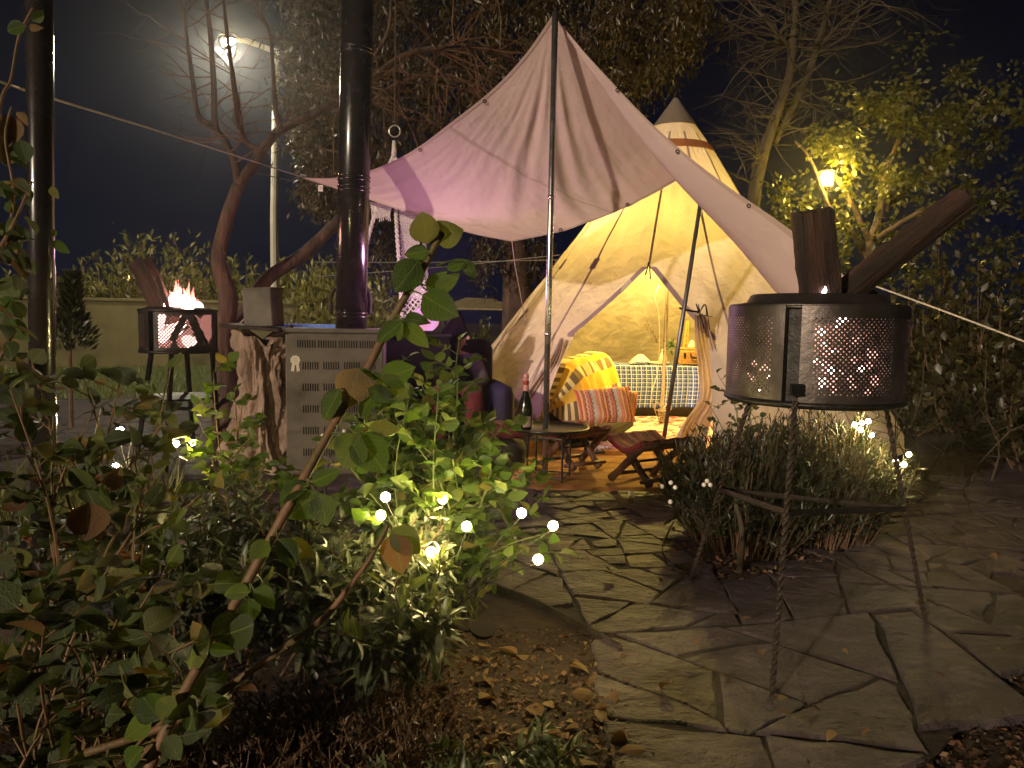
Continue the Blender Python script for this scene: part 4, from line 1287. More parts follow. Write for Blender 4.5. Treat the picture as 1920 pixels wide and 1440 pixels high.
# pole, from the ground to just above the peak
bp = G(1021, 908)
top = P(1041, 22, bp.y)
MB().tube([bp, bp.lerp(top, .5), top], [.0185, .0185, .0185], 14).build('pole', M['chrome'], aw, True)
for t in (.33, .62):
    q = bp.lerp(top, t); d = (top - bp).normalized()
    MB().tube([q - d * .012, q + d * .012], .0205, 14).build('pole_joint', M['chrome'], aw, True)
MB().tube([top, top + (top - bp).normalized() * .02], .006, 6).build('pole_spike', M['black_metal'], aw)
b2 = G(1236, 878); t2 = P(1314, 378, 5.02)
MB().tube([b2, t2], .0145, 12).build('pole', surf('grey_pole', [(.3, (.20, .19, .20)), (.7, (.32, .31, .32))], 3, .4, metal=.9), aw, True)
# ropes: left past the black pole, right down to the ground, low corner
lr = P(0, 153, 1.95)
MB().tube([eA(1), P(545, 325, 5.35), P(320, 253, 3.2), P(100, 185, 2.1), lr, P(-160, 90, 1.7)], .0036, 6, smooth=4).build('guy_line', M['rope'], aw)
rr_ = P(1640, 536, 4.1)
MB().tube([eD(1), rr_, P(1920, 640, 3.7), P(2250, 770, 3.4)], .0048, 6, smooth=4).build('guy_line', M['rope'], aw)
MB().tube([p11, P(966, 500, 5.3), P(985, 600, 5.9)], .003, 5).build('guy_line', M['rope'], aw)
MB().box(P(601, 353, 5.52), (.035, .004, .045)).build('care_label', M['cotton'], aw)

# ================================================================== FIRE DRUMS
def drum_shell(c, r, z0, z1, phi0, pitch, hole, parent, mats):
    """three perforated panels with plain bands and recessed channels between; real holes"""
    V, F = [], []
    def pt(a, z, rr):
        return (c[0] + rr * math.cos(a), c[1] + rr * math.sin(a), z)
    def quad(a0, a1, za, zb, r0, r1):
        o = len(V); V.extend([pt(a0, za, r0), pt(a1, za, r1), pt(a1, zb, r1), pt(a0, zb, r0)]); F.append((o, o + 1, o + 2, o + 3))
    da = pitch / r
    chs = []
    m0, m1 = z0 + .10 * (z1 - z0), z1 - .09 * (z1 - z0)
    rows = int((m1 - m0) / pitch); m1 = m0 + rows * pitch
    for k in range(3):
        base = phi0 + k * 2 * math.pi / 3          # channel centre
        ch = R(5.0); plain = R(12.5)
        chs.append(MB().add([pt(base - ch, z0, r - .03), pt(base + ch, z0, r - .03), pt(base + ch, z1, r - .03), pt(base - ch, z1, r - .03)], [(0, 1, 2, 3)]))
        quad(base - ch - .002, base - ch, z0, z1, r, r - .03); quad(base + ch, base + ch + .002, z0, z1, r - .03, r)
        s0 = base + ch; s1 = base + 2 * math.pi / 3 - ch
        g0 = s0 + (plain - ch); ncol = int((s1 - s0 - 2 * (plain - ch)) / da); g1 = g0 + ncol * da
        for (x0, x1) in ((s0, g0), (g1, s1)):
            st = 4
            for i in range(st):
                quad(x0 + (x1 - x0) * i / st, x0 + (x1 - x0) * (i + 1) / st, z0, z1, r, r)
        for i in range(ncol):
            a0 = g0 + i * da; a1 = a0 + da
            quad(a0, a1, z0, m0, r, r); quad(a0, a1, m1, z1, r, r)
            for j in range(rows):
                za, zb = m0 + j * pitch, m0 + (j + 1) * pitch
                if (i + j) % 2:
                    quad(a0, a1, za, zb, r, r); continue
                ac, zc = (a0 + a1) / 2, (za + zb) / 2
                o = len(V)
                outer = [(a1, zc), (a1, zb), (ac, zb), (a0, zb), (a0, zc), (a0, za), (ac, za), (a1, za)]
                for (a, z) in outer:
                    V.append(pt(a, z, r))
                for q in range(8):
                    an = q * math.pi / 4
                    V.append(pt(ac + hole / r * math.cos(an), zc + hole * math.sin(an), r))
                for q in range(8):
                    F.append((o + q, o + (q + 1) % 8, o + 8 + (q + 1) % 8, o + 8 + q))
    me = np_mesh('drum_shell', V, np.array(F))
    for c_m in chs:
        c_m.build('channel', M['black_metal'], parent)  # shade of the recess put into the colour: black channel floor
    return link('drum_shell', me, mats, parent, False)
def flame_mesh(mb, c, h, w, rs):
    n = 7; ph = rs.uniform(0, 6); pts, rad = [], []
    for i in range(n):
        t = i / (n - 1)
        pts.append(Vector(c) + Vector((w * .5 * math.sin(ph + 3 * t) * t, w * .4 * math.cos(ph * 1.3 + 3 * t) * t, h * t)))
        rad.append(max(.0008, w * .5 * (math.sin(math.pi * (t * .82 + .18)) ** 1.2)))
    mb.tube(pts, rad, 8, smooth=3)
def logbeam(name, label, p0, p1, w, h, parent=None, seed=1, roll=0):
    rs2 = random.Random(seed)
    d = (Vector(p1) - Vector(p0)); L = d.length; d.normalize()
    x = d.cross(Vector((0, 1, .2))).normalized(); y = d.cross(x)
    x, y = x * math.cos(roll) + y * math.sin(roll), y * math.cos(roll) - x * math.sin(roll)
    V, F = [], []
    n = 12
    prof = [(-1, -1), (-.3, -1.03), (.4, -1), (1, -.95), (1.03, .1), (.95, .95), (.2, 1.02), (-.5, 1), (-1, .9), (-1.02, .1)]
    for i in range(n + 1):
        t = i / n
        for (a, b) in prof:
            j = 1 + rs2.gauss(0, .022)
            V.append((a * w / 2 * j, b * h / 2 * j, L * t + (rs2.gauss(0, .008) if i in (0, n) else 0)))
    k = len(prof)
    for i in range(n):
        for q in range(k):
            F.append((i * k + q, i * k + (q + 1) % k, (i + 1) * k + (q + 1) % k, (i + 1) * k + q))
    F.append(tuple(range(k - 1, -1, -1))); F.append(tuple(n * k + q for q in range(k)))
    me = bpy.data.meshes.new(name); me.from_pydata(V, [], F); me.materials.append(M['burnt_wood'])
    o = bpy.data.objects.new(name, me); col.objects.link(o)
    o.matrix_basis = Matrix(((x.x, y.x, d.x, p0[0]), (x.y, y.y, d.y, p0[1]), (x.z, y.z, d.z, p0[2]), (0, 0, 0, 1)))
    if parent is not None:
        o.parent = parent; o.matrix_parent_inverse = Matrix.Translation(-parent.location)
        return o
    return tag(o, label, 'log')

def twist_leg(p0, p1, r, turns=9):
    """twisted square bar"""
    mb = MB(); p0, p1 = Vector(p0), Vector(p1)
    d = (p1 - p0).normalized(); a = d.orthogonal().normalized(); b = d.cross(a)
    n = 60; V, F = [], []
    for i in range(n + 1):
        t = i / n; ph = t * turns * 2 * math.pi / 2
        for q in range(4):
            an = ph + q * math.pi / 2
            V.append(p0.lerp(p1, t) + (a * math.cos(an) + b * math.sin(an)) * r)
    for i in range(n):
        for q in range(4):
            F.append((i * 4 + q, i * 4 + (q + 1) % 4, (i + 1) * 4 + (q + 1) % 4, (i + 1) * 4 + q))
    F.append((3, 2, 1, 0)); F.append(tuple(n * 4 + q for q in range(4)))
    return mb.add(V, F)

# ---- right, near drum
DD = 2.12
dc = P(1527, 650, DD); r_ = .238
z0, z1 = P(1527, 744, DD).z, P(1527, 576, DD).z
fd = thing('fire_drum', 'perforated steel drum fire pit on thin twisted legs beside the path', 'fire pit', (dc.x, DD, 0))
facing = math.atan2(-DD, -dc.x)
drum_shell((dc.x, DD), r_, z0, z1, facing - R(13), .0069, .0022, fd, M['drum_steel'])
MB().lathe([(r_ - .002, z1), (r_ - .004, z1 + .005), (.205, z1 + .008), (.188, z1 + .012), (.180, z1 + .030), (.172, z1 + .034), (.150, z1 + .034), (.148, z1 + .028), (.17, z1 + .02), (.18, z1 + .004), (.2, z1 + .001), (r_ - .006, z1 - .004)], (dc.x, DD, 0), 64).build('top_ring', M['drum_steel'], fd, True)
MB().lathe([(.02, z0 + .006), (r_ - .01, z0 + .004), (r_ + .003, z0 + .006), (r_ + .004, z0 - .006), (r_ - .004, z0 - .012), (.02, z0 - .008)], (dc.x, DD, 0), 64).build('base_plate', M['black_metal'], fd, True)
base = [G(1446, 1316), G(1735, 1167), G(1292, 1092)]
tops = [P(1491, 752, DD - .215), P(1657, 742, DD + .06), P(1404, 756, DD + .08)]
for k in range(3):
    if k == 0:
        twist_leg(tops[k], base[k], .0085, 16).build('leg', M['rust'], fd)
    else:
        twist_leg(tops[k], base[k], .0085, 16).build('leg', M['rust'], fd)
mids = [tops[k].lerp(base[k], t) for k, t in ((0, .365), (1, .465), (2, .42))]
for i, j in ((0, 1), (0, 2), (1, 2)):
    MB().tube([mids[i], mids[j]], .0085, 4).build('brace', M['rust'], fd)
MB().box(tops[0] + Vector((0, -.006, .03)), (.03, .016, .03)).build('bolt_plate', M['black_metal'], fd)
# logs, embers, a lick of flame
logbeam('log', 'short thick charred beam standing upright in the near fire drum', P(1542, 600, DD), P(1523, 398, DD - .02), .094, .08, None, 3)
logbeam('log', 'long charred beam leaning out of the near fire drum to the right', P(1535, 588, DD + .06), P(1812, 372, DD + .02), .058, .062, None, 4, .5)
logbeam('log', 'short charred stick behind the long beam in the near fire drum', P(1590, 580, DD + .12), P(1640, 543, DD + .1), .03, .03, None, 9)
def ember(parent, c, r, mat, seed):
    rs2 = random.Random(seed); mb = MB(); mb.ball(c, r, 9, 6)
    mb.v = [tuple(Vector(c) + (Vector(p) - Vector(c)) * (1 + rs2.gauss(0, .18))) for p in mb.v]
    return mb.build('ember', mat, parent)
em_rs = random.Random(21)
k = 0
for (px, py, sx, sy, cnt, hot) in ((1578, 602, 9, 12, 8, 1), (1552, 640, 8, 22, 5, .8), (1550, 690, 10, 22, 5, .5), (1590, 690, 24, 26, 9, .15), (1505, 690, 10, 24, 5, .5), (1448, 700, 9, 14, 5, .5), (1415, 712, 14, 12, 5, .2), (1560, 722, 50, 8, 10, .2), (1630, 660, 18, 40, 7, .0)):
    for q in range(cnt):
        r_e = em_rs.uniform(.005, .011)
        ex, ey = min(1640, max(1400, em_rs.gauss(px, sx))), min(734, max(588, em_rs.gauss(py, sy)))
        dd = em_rs.uniform(-.12, .10)
        q_e = P(ex, ey, DD + dd); rad_ = math.hypot(q_e.x - dc.x, q_e.y - DD)
        if rad_ > .19:
            q_e.x = dc.x + (q_e.x - dc.x) * .19 / rad_; q_e.y = DD + (q_e.y - DD) * .19 / rad_
        q_e.z = max(q_e.z, z0 + .014)
        ember(fd, q_e, r_e, M['coal_hot'] if em_rs.random() < hot else M['coal'], k); k += 1
mb = MB()
for k in range(3):
    flame_mesh(mb, P(1536 + k * 9, 590, DD - .04 + .03 * k), .07, .018, rs)
flame_mesh(mb, P(1543, 556, DD - .05), .028, .012, rs)
mb.build('flame', M['coal_hot'], fd, True)
point_light('fire_light', P(1530, 640, DD), 9, (1.0, .50, .36), .05, fd)

# ---- left, far drum, blazing
D2 = 4.9
c2 = P(335, 620, D2); r2 = .237
za, zb = P(335, 657, D2).z, P(335, 582, D2).z
f2 = thing('fire_drum', 'blazing perforated drum on a black stand with a shelf before the wall', 'fire pit', (c2.x, D2, 0))
fac2 = math.atan2(-D2, -c2.x)
drum_shell((c2.x, D2), r2, za, zb, fac2 - R(42), .0105, .0041, f2, M['black_metal'])
MB().lathe([(r2 + .004, zb - .01), (r2 + .005, zb + .006), (.2, zb + .012), (.19, zb + .022), (.165, zb + .022), (.17, zb + .006), (r2 - .01, zb - .006)], (c2.x, D2, 0), 48).build('top_ring', M['black_metal'], f2, True)
MB().lathe([(.02, za + .006), (r2 + .004, za + .008), (r2 + .005, za - .012), (.02, za - .01)], (c2.x, D2, 0), 48).build('base_plate', M['black_metal'], f2, True)
lg = [(P(284, 660, D2 - .12), G(258, 848)), (P(322, 660, D2 - .2), G(310, 892)), (P(398, 660, D2 - .08), G(412, 868)), (P(350, 658, D2 + .2), G(362, 830))]
for a, b in lg:
    MB().tube([a, b], .017, 4).build('leg', M['black_metal'], f2)
zs = P(330, 745, D2).z
MB().lathe([(.001, zs), (.22, zs - .004), (.235, zs + .012), (.225, zs + .012), (.21, zs + .006), (.001, zs + .012)], (c2.x + .01, D2, 0), 40).build('shelf', M['black_metal'], f2, True)
MB().tube([P(262, 764, D2 - .2), P(408, 768, D2 - .2)], .011, 4).build('brace', M['black_metal'], f2)
logbeam('log', 'thick charred log slanting up out of the blazing drum', P(316, 600, D2), P(262, 492, D2 + .05), .115, .10, None, 5)
logbeam('log', 'thin half burnt stick beside the slanting log in the blaze', P(322, 590, D2 - .1), P(296, 520, D2 - .08), .03, .03, None, 6)
for i, (px, py, dd, rr, hot) in enumerate(((303, 594, -.1, .03, 1), (300, 610, -.1, .03, 1), (305, 632, -.1, .035, 1), (318, 622, -.08, .03, 1), (334, 618, -.05, .028, 1), (352, 645, -.1, .035, 1), (362, 642, -.05, .025, 1), (355, 625, 0, .028, 0), (340, 632, .05, .04, 0), (312, 645, .05, .04, 0), (380, 612, -.05, .02, 0), (384, 640, .02, .03, 0), (365, 605, .1, .05, 0), (330, 600, .1, .06, 1), (345, 650, .1, .05, 0), (300, 650, .1, .04, 0), (390, 600, .1, .04, 0), (388, 625, .12, .04, 0))):
    py = min(py, 640)
    ember(f2, P(px, py, D2 + dd), rr, M['blaze_hot'] if hot else M['blaze'], 50 + i)
logbeam('half_burnt_log', '', P(322, 640, D2 - .12), P(345, 596, D2 - .1), .035, .035, f2, 8)
logbeam('half_burnt_log', '', P(384, 648, D2 - .1), P(358, 594, D2 - .06), .04, .04, f2, 7)
inner, outer = MB(), MB()
for k in range(16):
    x = 312 + 56 * k / 15
    hh = (36 - abs(x - 338) * .55) * PX(D2) * rs.uniform(.8, 1.25)
    flame_mesh(inner, P(x, 584, D2 + rs.uniform(-.14, .1)), max(.05, hh), .085, rs)
for k in range(30):
    x = 304 + 72 * k / 29
    hh = (46 - abs(x - 336) * .65) * PX(D2) * rs.uniform(.6, 1.3)
    flame_mesh(outer, P(x, 582, D2 + rs.uniform(-.12, .16)), max(.05, hh) * rs.uniform(.7, 1.25), rs.uniform(.02, .045), rs)
inner.build('flame', emit('flame_core', (1.0, .62, .50), 14), f2, True)
m, nt, out = nt_new('flame_edge')
e = N(nt, 'ShaderNodeEmission'); e.inputs[1].default_value = 4.5; e.inputs[0].default_value = (1.0, .24, .18, 1)
tr_s = N(nt, 'ShaderNodeBsdfTransparent'); mx = N(nt, 'ShaderNodeMixShader')
nt.links.new(ramp(nt, noise(nt, 26, 4, .6, objco(nt)), [(.4, (0.05, 0.05, 0.05)), (.62, (.8, .8, .8))]), mx.inputs[0])
nt.links.new(tr_s.outputs[0], mx.inputs[1]); nt.links.new(e.outputs[0], mx.inputs[2]); nt.links.new(mx.outputs[0], out.inputs[0])
outer.build('flame', m, f2, True)
for k in range(14):
    sx_ = rs.uniform(305, 380)
    MB().ball(P(sx_, 575 - rs.random() ** 1.5 * 95, D2 + rs.uniform(-.1, .1)), .0025, 5, 4).build('spark', M['blaze'], f2)
point_light('fire_light', P(338, 560, D2), 20, (1.0, .42, .26), .10, f2)
point_light('fire_light', P(338, 622, D2), 7, (1.0, .45, .32), .05, f2)

# ================================================================== STOVE, STUMP AND WHAT STANDS ROUND THEM
M['stove_steel'] = surf('stove_steel', [(0.28, (0.045, 0.034, 0.025)), (0.42, (0.085, 0.069, 0.054)), (0.55, (0.11, 0.092, 0.074)), (0.8, (0.135, 0.115, 0.095))], 4.5, 0.65, metal=0.25, bscale=40, bstr=.12, detail=9)
FL, FR = P(536, 760, 4.55), P(719, 760, 4.62)
dv = Vector((FR.x - FL.x, FR.y - FL.y, 0)); WD_ = dv.length; dv.normalize()
nv = Vector((dv.y, -dv.x, 0))
if nv.y > 0:
    nv = -nv
ztop = P(625, 617, 4.6).z
ang = math.atan2(dv.y, dv.x)
mz = Matrix.Rotation(ang, 3, 'Z')
cen = Vector(((FL.x + FR.x) / 2, (FL.y + FR.y) / 2, 0)) - nv * .22
stv = thing('garden_stove', 'grey sheet-metal stove cabinet with rows of vent slots and a tall pipe', 'stove', tuple(cen))
MB().box(cen + Vector((0, 0, (ztop - .025) / 2)), (WD_, .44, ztop - .025), mz).build('cabinet', M['stove_steel'], stv, bevel=.008)
MB().box(cen + Vector((0, 0, ztop - .011)), (WD_ + .03, .47, .026), mz).build('top_plate', M['stove_steel'], stv, bevel=.005)
fc = Vector(((FL.x + FR.x) / 2, (FL.y + FR.y) / 2, 0))
def onface(s, z, out_=.0):             # s along the front, from its left edge
    return Vector((FL.x, FL.y, 0)) + dv * s + nv * out_ + Vector((0, 0, z))
slot = surf('slot_dark', [(0.3, (0.008, 0.007, 0.006)), (0.7, (0.014, 0.011, 0.009))], 9, .9, spec=.05)
for r in range(8):
    zc = ztop - (.098 + .132 * r) if r else ztop - .098
    zc = P(600, 645 + 40.5 * r, 4.58).z
    if zc < .06:
        break
    mb = MB()
    for g in range(4):
        for k in range(8 if r == 0 else 7):
            s = (.075 if r == 0 else .105) + g * .125 + k * .0145
            if s > WD_ - .05:
                continue
            c = onface(s, zc)
            # a slot: flat dark strip on the face, its colour standing for the shade inside
            mb.box(c + nv * .0008, (.0055, .003, .046), mz)
    o = mb.build('vent_row', slot, stv); o['kind'] = 'stuff'
# rosette sticker and paper label
M['paper'] = surf('paper', [(0.3, (0.50, 0.45, 0.36)), (0.7, (0.62, 0.57, 0.48))], 20, .8)
rc = onface(.06, P(548, 675, 4.56).z, .0035)
rm = MB(); pts = []
for k in range(36):
    a = 2 * math.pi * k / 36; rr = .029 * (1 + .09 * math.cos(a * 9))
    pts.append(rc + dv * math.cos(a) * rr + Vector((0, 0, math.sin(a) * rr)))
rm.add(pts + [p + nv * .001 for p in pts], [tuple(range(36, 72))] + [(k, (k + 1) % 36, 36 + (k + 1) % 36, 36 + k) for k in range(36)])
for s in (-1, 1):
    a0 = rc + Vector((0, 0, -.02)); q = [a0 + dv * s * .002, a0 + dv * s * .02, a0 + dv * s * .028 + Vector((0, 0, -.052)), a0 + dv * s * .018 + Vector((0, 0, -.045)), a0 + dv * s * .009 + Vector((0, 0, -.054))]
    if s < 0:
        q = q[::-1]
    rm.add([p + nv * .0004 for p in q], [(0, 1, 2, 3, 4)])
ros = rm.build('rosette_sticker', M['paper'], stv)
rw = MB()
for k in range(3):
    rw.box(rc + nv * .0016 + Vector((0, 0, .010 - k * .009)), (.020 - .004 * (k % 2), .0008, .003), mz)
rw.build('print_line', surf('faint_ink', [(.3, (.34, .30, .22)), (.7, (.4, .35, .26))], 9, .9), ros)
lc = onface(WD_ - .04, P(705, 730, 4.6).z, .004)
lab_ = MB().box(lc, (.085, .0015, .052), mz).build('paper_label', M['paper'], stv)
MB().box(lc + nv * .0014 + Vector((0, 0, -.012)) + dv * -.004, (.026, .0008, .006), mz).build('print_line', slot, lab_)
MB().box(lc + nv * .0014 + Vector((0, 0, -.012)) + dv * -.03, (.012, .0008, .010), mz).build('print_line', M['rope'], lab_)
MB().box(onface(WD_ - .006, ztop * .45, .004), (.010, .004, ztop * .5), mz).build('corner_strip', M['chrome'], stv)
# pipe
pb_ = P(658, 612, 4.82); pt_ = P(673, -120, 4.82)
pr = .0985
pb_.z = ztop
MB().tube([pb_, pb_.lerp(pt_, .5), pt_], pr, 40).build('pipe', M['black_gloss'], stv, True)
dirp = (pt_ - pb_).normalized()
for py in (590, 355, 335, 97):
    q = P(660, py, 4.82); t = (q.z - pb_.z) / (pt_.z - pb_.z); q = pb_.lerp(pt_, t)
    mb = MB()
    for o_ in (-.012, .012):
        mb.tube([q + dirp * (o_ - .006), q + dirp * (o_ - .003), q + dirp * (o_ + .003), q + dirp * (o_ + .006)], [pr + .001, pr + .006, pr + .006, pr + .001], 40, cap=False)
    mb.build('pipe_collar', M['black_gloss'], stv, True)
for s, px in ((-1, 622), (1, 692)):
    MB().tube([P(px, 590, 4.9), P(px + s * 2, 560, 4.9), P(px - s * 6, 540, 4.92)], .014, 6, smooth=4).build('handle', M['rust'], stv, True)
# black box right behind the stove
c = P(778, 690, 5.0)
bk = thing('black_cabinet', 'plain black cabinet just behind and right of the grey stove', 'cabinet', (c.x, 5.1, 0))
zt3 = P(778, 627, 4.98).z
MB().box((c.x, 5.18, zt3 / 2 - .012), (.42, .4, zt3 - .025), Matrix.Rotation(R(8), 3, 'Z')).build('body', slot, bk, bevel=.006)
MB().box((c.x, 5.18, zt3 - .010), (.44, .42, .022), Matrix.Rotation(R(8), 3, 'Z')).build('lid', slot, bk, bevel=.004)
# blue sheet on a low rack behind stump
c = P(585, 608, 5.5)
bt_ = thing('blue_board', 'narrow blue board on posts showing behind the stump and the stove', 'board', (c.x, 5.6, 0))
MB().box((c.x - .02, 5.65, c.z - .012), (.52, .35, .02)).build('board', surf('blue_paint', [(.3, (.04, .13, .50)), (.7, (.08, .22, .65))], 5, .6), bt_)
for x in (-.2, .2):
    MB().tube([(c.x + x, 5.65, 0), (c.x + x, 5.65, c.z - .02)], .02, 6).build('post', M['bark'], bt_)

# stump: hollow, gnarled
sc_ = P(484, 760, 4.6)
zst = P(484, 622, 4.6).z
stump_m = surf('stump_wood', [(0.25, (0.09, 0.055, 0.04)), (0.45, (0.26, 0.175, 0.14)), (0.65, (0.42, 0.30, 0.25)), (0.85, (0.52, 0.39, 0.33))], 5.5, .9, bscale=9, bstr=1.0, bdist=.06, stretch=(1, 1, .4), detail=9)
def stump_r(a, t):
    r = .165 * (1 + .30 * (1 - t) ** 2 - .05 * math.sin(3.1 * t))
    r *= 1 + .14 * math.sin(2 * a + 1.1 + 1.3 * t) + .10 * math.sin(5 * a + 4 * t + 2 * math.sin(6 * t)) + .05 * math.sin(11 * a - 7 * t) + .03 * math.sin(23 * a + 9 * t)
    from mathutils import noise as mn
    q = Vector((math.cos(a) * 1.6, math.sin(a) * 1.6, t * 2.6))
    r *= 1 + .34 * mn.fractal(q, .9, 2.1, 5) - .22 * abs(mn.noise(q * 2.3)) - .10 * abs(mn.noise(Vector((q.x * 7, q.y * 7, q.z * 2.5))))
    # deep rotten hollows
    for (ah, th, aw_, tw_, dp) in ((-.95, .60, .30, .26, .55), (-.75, .30, .26, .13, .5), (-1.35, .93, .25, .08, .45), (-1.75, .52, .18, .05, .3), (-1.15, .82, .16, .10, .5)):
        da = (a - ah + math.pi) % (2 * math.pi) - math.pi
        r *= 1 - dp * math.exp(-(da / aw_) ** 2 - ((t - th) / tw_) ** 2)
    return r
def stump_pt(u, v):
    a = 2 * math.pi * u; r = stump_r(a, v)
    z = zst * v + (.05 * math.sin(2 * a + .6) + .02 * math.sin(7 * a)) * smoothstep(.8, 1, v)
    return Vector((sc_.x + r * math.cos(a), 4.72 + r * math.sin(a), z - .02))
stt = thing('tree_stump', 'pale gnarled hollow tree stump standing left of the grey stove', 'stump', (sc_.x, 4.72, 0))
link('stump_wood', grid_mesh('stump_wood', stump_pt, 140, 110), stump_m, stt, True)
top_pts = [stump_pt(k / 40, 1.0) for k in range(40)]
mb = MB(); cpt = sum(top_pts, Vector()) / 40 + Vector((0, 0, -.03))
mb.add(top_pts + [cpt], [(k, (k + 1) % 40, 40) for k in range(40)]); mb.build('cut_top', stump_m, stt)
sl_m = Matrix.Rotation(R(4), 3, 'Y')
tag(MB().box(P(484, 614, 4.66), (.36, .34, .022), sl_m).build('metal_sheet', M['rust'], None, bevel=.003), 'rusty flat metal sheet lying on top of the stump', 'sheet')
tb_ = thing('tin_box', 'grey square tin box standing on the sheet over the stump', 'box', tuple(P(493, 610, 4.64)))
cx = P(494, 577, 4.66); hh = (612 - 541) * PX(4.66)
MB().box(cx, (.185, .18, hh), Matrix.Rotation(R(-3), 3, 'Y') @ Matrix.Rotation(R(-6), 3, 'Z')).build('body', M['stove_steel'], tb_, bevel=.008)
MB().box(cx + Vector((0, 0, hh / 2 - .002)), (.191, .186, .010), Matrix.Rotation(R(-3), 3, 'Y') @ Matrix.Rotation(R(-6), 3, 'Z')).build('rim', M['stove_steel'], tb_, bevel=.002)
tag(MB().tube([P(455, 552, 5.3), P(462, 590, 5.0), P(447, 612, 4.9), P(452, 640, 4.9), P(448, 700, 5.0)], .006, 5, smooth=5).build('cable', M['rope']), 'thin pale cord hanging beside the tin box', 'cord')

# black pole on the left edge
pl = P(77, 720, 1.9)
pole = thing('black_pole', 'tall glossy black pole at the left edge among the rose leaves', 'pole', (pl.x, 1.9, 0))
q0, q1 = P(80, 720, 1.9), P(73, 0, 1.9); dd_ = (q1 - q0).normalized()
MB().tube([q0 - dd_ * (q0.z / dd_.z + .05), q1 + dd_ * .8], .0305, 28).build('shaft', surf('pole_paint', [(.3, (.014, .011, .010)), (.7, (.026, .022, .02))], 6, .26, coat=.6), pole, True)
MB().tube([q0 - dd_ * (q0.z / dd_.z), q0 - dd_ * (q0.z / dd_.z - .02)], .06, 24).build('foot_plate', M['black_metal'], pole)

# ================================================================== HANGING CHAIR
HD = 5.75
hc = thing('hanging_chair', 'white macrame hanging chair partly hidden behind the awning corner', 'hanging chair', tuple(P(740, 640, HD)))
rg = P(740, 246, HD)
mb = MB(); mb.tube([rg + Vector((.042 * math.cos(k * .2618), 0, .042 * math.sin(k * .2618))) for k in range(25)], .006, 6); mb.build('ring', M['chrome'], hc, True)
MB().tube([rg + Vector((0, 0, .04)), P(741, 100, HD + .2), P(742, -60, HD + .3)], .004, 6).build('hanging_rope', M['twig'], hc)
MB().tube([P(739, 264, HD), P(739, 280, HD), P(738, 296, HD)], [.014, .018, .02], 8).build('binding', M['cotton'], hc, True)
def twisted(pts, r, turns):
    mb = MB(); q, _ = catmull([Vector(p) for p in pts], [0] * len(pts), 14)
    for ph in (0, math.pi):
        mb.tube([p + Vector((math.cos(ph + turns * 2 * math.pi * i / len(q)), math.sin(ph + turns * 2 * math.pi * i / len(q)), 0)) * r * .8 for i, p in enumerate(q)], r, 6)
    return mb
for pts in ([P(736, 296, HD), P(722, 330, HD), P(706, 390, HD), P(692, 440, HD), P(683, 480, HD - .05), P(675, 560, HD - .1), P(680, 640, HD - .1)], [P(740, 296, HD), P(742, 380, HD), P(744, 430, HD - .1), P(748, 490, HD - .15), P(752, 560, HD - .2), P(756, 640, HD - .2)], [P(742, 296, HD), P(765, 340, HD), P(790, 420, HD + .1), P(800, 520, HD + .1), P(802, 610, HD)]):
    twisted(pts, .010, 16).build('rope', M['cotton'], hc, True)
def netpanel(name, left, right, nx, ny, r):
    """knotted diamonds between two side lines (lists of points)"""
    Lc, _ = catmull([Vector(p) for p in left], [0] * len(left), 8); Rc, _ = catmull([Vector(p) for p in right], [0] * len(right), 8)
    def at(u, v):
        i = v * (len(Lc) - 1); k = int(min(i, len(Lc) - 2)); t = i - k
        a = Lc[k].lerp(Lc[k + 1], t); j = v * (len(Rc) - 1); k = int(min(j, len(Rc) - 2)); b = Rc[k].lerp(Rc[k + 1], j - k)
        return a.lerp(b, u)
    mb = MB()
    for s in (1, -1):
        for c0 in range(-ny, nx + ny + 1):
            pts = []
            for j in range(ny + 1):
                x = c0 + s * j
                if 0 <= x <= nx:
                    pts.append(at(x / nx, j / ny) + Vector((0, .006 * s * (1 if j % 2 else -1), 0)))
            if len(pts) > 1:
                mb.tube(pts, r, 4)
    for j in range(ny + 1):
        for i in range(nx + 1):
            mb.ball(at(i / nx, j / ny), r * 1.7, 6, 4)
    return mb.build(name, M['cotton'], hc)
netpanel('net', [P(750, 395, HD - .05), P(752, 450, HD - .08), P(757, 510, HD - .1), P(768, 560, HD - .1)], [P(778, 400, HD - .05), P(785, 450, HD - .1), P(793, 510, HD - .12), P(803, 560, HD - .15)], 7, 30, .0045)
netpanel('net', [P(752, 556, HD - .12), P(755, 600, HD - .2), P(768, 650, HD - .3)], [P(793, 552, HD - .12), P(800, 595, HD - .2), P(800, 650, HD - .3)], 4, 8, .006)
netpanel('net', [P(695, 380, HD), P(700, 410, HD)], [P(734, 385, HD), P(730, 402, HD)], 10, 6, .005)
mb = MB()
for k in range(16):
    a = P(697 + k * 2.2, 396 + 4 * math.sin(k), HD - .01); mb.tube([a, a + Vector((.004, -.004, -.035)), a + Vector((rs.gauss(0, .008), 0, -.055 - .02 * rs.random()))], .004, 4)
o = mb.build('fringe', M['cotton'], hc)
